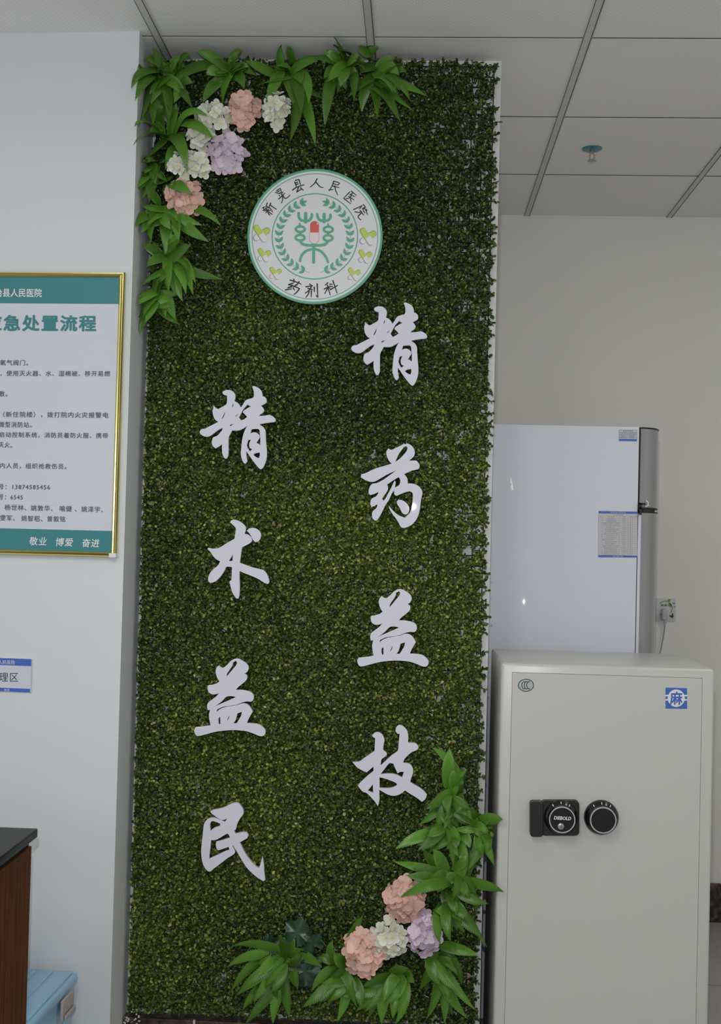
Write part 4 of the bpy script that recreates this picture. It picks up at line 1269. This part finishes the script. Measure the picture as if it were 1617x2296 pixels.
def frond_vf(P0, P1, wd, bulge, tw, r, n=52, serr=0.20):
    P0, P1 = np.array(P0), np.array(P1)
    L = np.linalg.norm(P1 - P0)
    side = np.cross(P1 - P0, [0, 1, 0]); side /= np.linalg.norm(side) + 1e-9
    Pm = (P0 + P1) / 2 + np.array([0, -bulge, 0]) + side * L * r.uniform(-0.22, 0.22) + np.array([0, 0, 0.12 * L])
    front = P1[1] < LW_Y - 0.004
    ph = r.uniform(0, 6.28)
    if front and P1[0] < LW_X + 0.06: Pm[1] = min(Pm[1], 3.13)
    V, F = [], []
    for i in range(n + 1):
        t = i / n
        C = (1 - t) ** 2 * P0 + 2 * t * (1 - t) * Pm + t * t * P1
        T = 2 * (1 - t) * (Pm - P0) + 2 * t * (P1 - Pm); T /= np.linalg.norm(T)
        N = np.array([0, -1.0, 0.25]); N -= (N @ T) * T; N /= np.linalg.norm(N)
        Sd = np.cross(T, N)
        a = tw * (0.4 + 0.6 * t)
        S2 = Sd * math.cos(a) + N * math.sin(a); N2 = -Sd * math.sin(a) + N * math.cos(a)
        prof = max(0.0, math.sin(math.pi * min(1.0, (0.04 + 0.96 * t)) ** 0.86)) ** 0.74
        if t > 0.8: prof *= 1 - 0.25 * (t - 0.8) / 0.2
        if t < 0.10: prof *= 0.25 + 7.5 * t
        hw = wd / 2 * prof
        e = 1.0 if i % 2 == 0 else 1.0 - serr
        pl = 0.0012 if i % 2 == 0 else -0.0010
        drop = (0.16 + 0.10 * math.sin(5 * t + ph)) * hw
        for u, z in ((-e, -drop), (-0.52, -drop * 0.30 + pl), (0, 0.07 * hw), (0.52, -drop * 0.30 + pl), (e, -drop)):
            p = C + S2 * hw * u + N2 * z
            if abs(u) > 0.9: p = p + T * (0.006 * e)
            V.append(clampF(p, front))
    for i in range(n):
        for k in range(4):
            F.append((i * 5 + k, i * 5 + k + 1, (i + 1) * 5 + k + 1, (i + 1) * 5 + k))
    return V, F

TL = lambda p: (270 + p[0] / 2.31, 60 + p[1] / 2.31)
BR = lambda p: (480 + p[0] / 2.31, 1640 + p[1] / 2.31)
def tipY(x, y, Y):
    """depth for a frond tip: in front of the wall corner when it hangs past it"""
    p = onY(x, y, Y)
    if p[2] > ZC - 0.012:
        p = onZ(x, y, ZC - 0.012)
        Y = p[1]
    if p[0] < LW_X + 0.006:
        d = ray(x, y)
        Yc = (LW_X + 0.006) / (d[0] / d[1])
        p = onY(x, y, min(Y, Yc))
        if p[1] > LW_Y - 0.005 and p[0] <= LW_X + 0.004:
            p = onL(x, y, 0.02)
    return p
def fern(TT, root, tips, label, group, m='fern', wpx=29):
    x, y = TT(root)
    base = onY(x, y, PY - 0.055)
    base[1] = PY - 0.055
    base = clampY(base)
    f = thing('artificial_fern', tuple(base), label, 'fern', group)
    r = random.Random(int(root[0] * 13 + root[1]))
    MB().tube([(base[0], PY - 0.012, base[2]), tuple(base), (base[0], base[1] - 0.012, base[2] + 0.004)], [0.004, 0.004, 0.003], 8).build('stem', M['stem'], f)
    tips = list(tips); base_n = len(tips)
    mr_ = np.median([math.hypot(t[0] - root[0], t[1] - root[1]) for t in tips])
    for q in range(12):                                  # further leaves between the long ones
        a, b = r.sample(range(base_n), 2)
        k_ = r.uniform(0.25, 0.75); sc = r.uniform(0.55, 0.98)
        p = (root[0] + sc * (tips[a][0] * k_ + tips[b][0] * (1 - k_) - root[0]), root[1] + sc * (tips[a][1] * k_ + tips[b][1] * (1 - k_) - root[1]))
        if math.hypot(p[0] - root[0], p[1] - root[1]) < 0.45 * mr_:
            a_ = r.uniform(0, 6.28); rr = mr_ * r.uniform(0.55, 0.85)
            p = (root[0] + rr * math.cos(a_), root[1] + rr * math.sin(a_))
        fx, fy = TT(p)
        if any(((fx - h[0]) / (h[2] + 14)) ** 2 + ((fy - h[1]) / (h[3] + 14)) ** 2 < 1 for h in HYD): continue
        tips.append(p)
    for tp in tips:
        tx, ty = TT(tp)
        Pt = tipY(tx, ty, tp[2] if len(tp) > 2 else 3.245 + r.uniform(-0.035, 0.025))
        L = np.linalg.norm(Pt - base)
        wdm = min(wpx * 1.26e-3 * r.uniform(0.85, 1.12), 0.28 * L + 0.005)
        bulge_x = 0.05 if len(tp) > 2 else 0.0
        V, F = frond_vf(base + np.array([r.uniform(-.024, .024), -0.004 + r.uniform(-.012, .012), r.uniform(-.024, .024)]), Pt, wdm, bulge_x + 0.018 + r.uniform(0, 0.028), r.uniform(-0.9, 0.9), r, serr=r.uniform(0.10, 0.20))
        mk('frond', V, F, M[m], f, smooth=False).data.shade_smooth()
    return f
GA, GB = 'ferns round the upper left corner', 'ferns round the lower right corner'
fern(TL, (270,265), [(170,116),(128,168),(60,312),(250,200),(335,205),(372,420),(160,400)], 'green plastic fern in the very top left corner of the hedge panel, touching the ceiling', GA)
fern(TL, (165,300), [(58,314),(95,515),(170,505),(250,500),(215,210)], 'green plastic fern whose leaf reaches over the white wall corner, second down the left edge', GA)
fern(TL, (575,240), [(402,130),(630,122),(252,312),(530,398),(428,392),(700,250),(640,320),(470,180)], 'green plastic fern above the upper white hydrangea, one long leaf pointing left', GA)
fern(TL, (870,235), [(655,178),(742,292),(755,392),(880,588),(1010,612),(1052,375),(1035,165),(820,200),(975,400)], 'green plastic fern above the rightmost white hydrangea, with a long leaf hanging down', GA)
fern(TL, (1165,190), [(1108,55),(1240,318),(1000,155),(1060,395),(1168,322),(1060,512),(1210,385),(1130,120),(1230,150)], 'green plastic fern on the top edge with a tall leaf rising over the ceiling line', GA)
fern(TL, (1325,270), [(1585,358),(1515,432),(1452,492),(1440,250),(1450,195),(1330,470),(1500,380),(1250,440)], 'rightmost green plastic fern of the top edge, leaves sweeping right and down', GA)
fern(TL, (265,560), [(450,462,3.17),(482,580,3.165),(76,512),(72,605),(165,372),(345,748,3.175),(235,735),(165,500),(405,560),(300,420)], 'green plastic fern left of the lilac hydrangea, spreading on all sides', GA)
fern(TL, (185,745), [(130,698),(92,830),(135,835),(238,800),(105,905),(150,905),(225,700)], 'green plastic fern left of the lower white hydrangea, on the panel edge', GA)
fern(TL, (262,800), [(366,862,3.165),(230,880),(120,840),(300,770)], 'small green plastic fern whose leaf crosses the upper peach hydrangea', GA)
fern(TL, (235,950), [(455,1112),(520,1030),(232,1175),(302,1108),(118,930),(82,1035),(110,1065),(380,1085),(160,1110)], 'green plastic fern just under the upper peach hydrangea', GA)
fern(TL, (245,1215), [(522,1308),(322,1420),(376,1385),(306,1112),(140,1240),(185,1430),(112,1340),(120,1130),(250,1370)], 'green plastic fern level with the foot of the emblem, a long leaf reaching right', GA)
fern(TL, (180,1390), [(102,1588),(302,1540),(96,1500),(265,1475),(88,1440),(130,1530),(200,1310)], 'lowest green plastic fern of the left edge, leaves hanging down', GA)
fern(BR, (1245,335), [(1132,85),(1220,92),(1065,480),(1150,512),(1195,500),(1270,505),(1285,260),(1330,450),(1100,400)], 'topmost green fern of the lower right corner, covering the tail of a white character', GB)
fern(BR, (1345,480), [(1492,455),(1450,690),(1318,712),(1390,640),(1260,420)], 'green fern on the right panel edge with a leaf pointing up towards the safe', GB)
fern(BR, (1225,490), [(942,608),(1060,612),(1240,698),(1262,640),(1312,560),(1110,500)], 'second green fern of the lower right corner, two long leaves pointing left', GB)
fern(BR, (1250,740), [(935,675),(1496,830),(1358,950),(1000,745),(965,858,3.165),(1300,625),(1085,612),(1080,835),(1160,830)], 'green fern above the lilac flower, with a leaf across the safe edge', GB)
fern(BR, (1205,850), [(1410,1112),(1235,1032),(1225,1085,3.19),(1150,930),(1172,1095,3.18),(1330,960)], 'green fern right of the lower lilac hydrangea, leaves hanging straight down', GB)
fern(BR, (1150,1150), [(1368,1160),(1232,1325),(1065,1335),(1310,1485),(1195,1510),(1352,1440),(1100,1490),(1250,1180)], 'green fern under the lower lilac hydrangea in the bottom right corner', GB)
fern(BR, (960,1265), [(1035,1300),(920,1370),(942,1512),(740,1445),(650,1372),(800,1485),(1005,1230),(880,1400),(870,1510),(1010,1420)], 'green fern under the lower white hydrangea, leaves fanning downwards', GB)
fern(BR, (690,1230), [(508,1342),(600,1392),(612,1085),(770,955),(462,1425),(640,1500),(735,1420),(540,1170),(760,1425),(560,1300)], 'green fern left of the lowest peach hydrangea at the bottom', GB)
fern(BR, (370,1195), [(98,1112),(72,1218),(335,1055),(90,1345),(150,1440),(165,1512),(305,1512),(390,1482),(455,1150),(430,1330),(240,1330),(210,1400)], 'leftmost green fern of the bottom edge, beside the dark grape-like leaves', GB)

# dark lobed leaves
dk = BR((470, 1150)); db = onY(dk[0], dk[1], PY - 0.06)
ivy = thing('lobed_leaf_spray', tuple(db), 'spray of dark green grape-like leaves at the bottom of the hedge panel', 'foliage')
MB().tube([(db[0], PY - 0.01, db[2]), tuple(db)], 0.003, 8).build('stem', M['stem'], ivy)
def lobed(cx, cy, rad, rot, tilt):
    c = onY(*BR((cx, cy)), 3.262)
    R_ = rad / 2.31 * 1.26e-3
    V = [c + np.array([0, 0.006, 0])]
    n = 40
    for k in range(n):
        t = 2 * math.pi * k / n
        lob = 0.72 + 0.22 * abs(math.cos(2.5 * (t - rot))) ** 0.8 + 0.05 * math.cos(20 * t)
        if abs(((t - rot - math.pi + math.pi) % (2 * math.pi)) - math.pi) < 0.25: lob *= 0.45
        x, z = math.cos(t) * R_ * lob, math.sin(t) * R_ * lob
        V.append(c + np.array([x, 0.010 * math.cos(2.5 * (t - rot)) ** 2 + tilt * z * 0.5, z]))
    V2 = []
    F = [(0, 1 + k, 1 + (k + 1) % n) for k in range(n)]
    mk('leaf', V, F, M['fern_dark'], ivy, smooth=True)
lobed(430, 1045, 78, 1.2, 0.3); lobed(512, 1100, 62, 2.2, -0.3); lobed(470, 1245, 92, 0.4, 0.25); lobed(285, 1112, 62, 3.0, 0.2); lobed(500, 1180, 70, 4.0, -0.2)

# single sprig standing up at the top edge
tb = onY(*TL((1292, 178)), PY - 0.05)
spg = thing('leaf_sprig', tuple(tb), 'single curled green leaf on a thin stem standing up at the top edge', 'foliage')
te = onY(*TL((1291, 118)), 3.28)
MB().tube([tuple(tb), tuple(te)], [0.0028, 0.0020], 8).build('stem', M['stem'], spg)
r = random.Random(5)
V, F = frond_vf(te + np.array([0.010, 0, -0.012]), onY(*TL((1240, 122)), 3.24), 0.045, 0.02, 0.3, r, serr=0.03)
mk('leaf', V, F, M['fern'], spg, smooth=True)
V, F = frond_vf(te + np.array([0.0, 0, -0.02]), onY(*TL((1318, 86)), 3.25), 0.042, 0.02, -0.4, r, serr=0.03)
mk('leaf', V, F, M['fern'], spg, smooth=True)
V, F = frond_vf(tb + np.array([0.006, 0, -0.004]), onY(*TL((1252, 232)), 3.26), 0.055, 0.02, -0.2, r, serr=0.05)
mk('leaf', V, F, M['fern'], spg, smooth=True)

# ------------------------------------------------------------------ hydrangeas
SZF = {'h_white': 0.0185, 'h_peach': 0.0225, 'h_lilac': 0.0205}
def floret_mesh(name, m, seed):
    r = random.Random(seed)
    V, F = [], []
    for q in range(4):
        a = q * math.pi / 2 + r.uniform(-0.15, 0.15)
        L_ = SZF[name] * r.uniform(0.9, 1.1)
        W_ = SZF[name] * r.uniform(0.9, 1.12)
        b0 = len(V)
        nu, nv = 6, 5
        for i in range(nu + 1):
            t = i / nu
            hw = W_ / 2 * (math.sin(math.pi * min(0.93, 0.10 + 0.83 * t) ** 1.15)) ** 0.6 * (1.0 if t < 0.9 else 0.86)
            for j in range(nv):
                u = -1 + 2 * j / (nv - 1)
                x = 0.001 + L_ * t - 0.0016 * (u * u) * t
                y = hw * u
                z = 0.0045 * t * t - 0.003 * t + 0.0022 * u * u * t + r.uniform(-0.0005, 0.0005) + 0.0012 * q % 2 * 0.0008
                V.append((x * math.cos(a) - y * math.sin(a), x * math.sin(a) + y * math.cos(a), z + 0.0006 * (q % 2)))
        for i in range(nu):
            for j in range(nv - 1):
                F.append((b0 + i * nv + j, b0 + i * nv + j + 1, b0 + (i + 1) * nv + j + 1, b0 + (i + 1) * nv + j))
    b0 = len(V)
    for k in range(6):
        t = k * math.pi / 3
        V.append((0.0022 * math.cos(t), 0.0022 * math.sin(t), 0.001))
    V.append((0, 0, 0.003))
    for k in range(6): F.append((b0 + k, b0 + (k + 1) % 6, b0 + 6))
    me = bpy.data.meshes.new(name)
    me.from_pydata(V, [], F)
    me.materials.append(m)
    me.shade_smooth()
    return me
FM = {k: [floret_mesh(k, M[k], 10 * i + 3) for i in range(3)] for k in ('h_white', 'h_peach', 'h_lilac')}
def hydrangea(cx, cy, rx, ry, k, label, group, nfl=24):
    c = onY(cx, cy, 3.235)
    R_x, R_z, R_y = rx * 1.25e-3 - 0.012, ry * 1.25e-3 - 0.012, 0.040
    h = thing('hydrangea_head', (c[0], 3.29, c[2]), label, 'flower', group)
    MB().tube([(c[0], PY - 0.015, c[2]), (c[0], 3.240, c[2])], 0.0035, 8).build('stem', M['stem'], h)
    r = random.Random(int(cx * 7 + cy))
    src = None
    nfl = int(nfl * 0.78)
    for i in range(nfl):
        q = (i + 0.5) / nfl
        rad = math.sqrt(q); a = i * 2.39996 + r.uniform(-0.25, 0.25)
        x, z = rad * math.cos(a), rad * math.sin(a)
        yy = math.sqrt(max(0.02, 1.02 - rad * rad))
        loc = Vector((R_x * x, (3.235 - 3.29) - R_y * yy + 0.018 + r.uniform(-0.008, 0.006), R_z * z))
        nrm = Vector((x * 0.85, -yy - 0.25, z * 0.85 + 0.08)).normalized()
        nrm = (nrm + Vector((r.uniform(-.45, .45), 0, r.uniform(-.45, .45)))).normalized()
        if src is None:
            o = bpy.data.objects.new('floret', FM[k][0]); src = o
        else:
            o = src.copy(); o.data = FM[k][r.randrange(3)]
        COL.objects.link(o)
        o.parent = h
        qn = nrm.to_track_quat('Z', 'Y') 
        o.rotation_mode = 'QUATERNION'
        o.rotation_quaternion = qn @ Matrix.Rotation(r.uniform(0, 6.28), 4, 'Z').to_quaternion()
        o.location = loc
        s = r.uniform(0.88, 1.12)
        o.scale = (s, s, s)
        ORG[o.name] = ORG[h.name]
    return h
HA, HB = 'hydrangeas in the upper left cluster', 'hydrangeas in the lower right cluster'
hydrangea(480, 262, 52, 40, 'h_white', 'white hydrangea head left of the upper peach one, topmost of the left white ones', HA, 26)
hydrangea(548, 248, 42, 48, 'h_peach', 'peach hydrangea head between two white ones at the top of the cluster', HA, 24)
hydrangea(620, 245, 36, 50, 'h_white', 'white hydrangea head at the right end of the upper cluster', HA, 24)
hydrangea(446, 308, 38, 34, 'h_white', 'small white hydrangea head left of the lilac one, half covered by fern leaves', HA, 16)
hydrangea(508, 342, 48, 56, 'h_lilac', 'pale lilac hydrangea head in the middle of the upper cluster', HA, 30)
hydrangea(424, 368, 54, 40, 'h_white', 'white hydrangea head directly above the lower peach one in the upper cluster', HA, 26)
hydrangea(412, 440, 49, 47, 'h_peach', 'peach hydrangea head at the lower end of the upper left cluster', HA, 26)
hydrangea(907, 2020, 48, 56, 'h_peach', 'peach hydrangea head at the top of the lower right cluster', HB, 30)
hydrangea(870, 2106, 46, 52, 'h_white', 'white hydrangea head in the lower right cluster', HB, 28)
hydrangea(953, 2094, 46, 56, 'h_lilac', 'pale lilac hydrangea head at the right of the lower cluster', HB, 28)
hydrangea(816, 2136, 50, 58, 'h_peach', 'peach hydrangea head at the lower left end of the lower cluster', HB, 30)
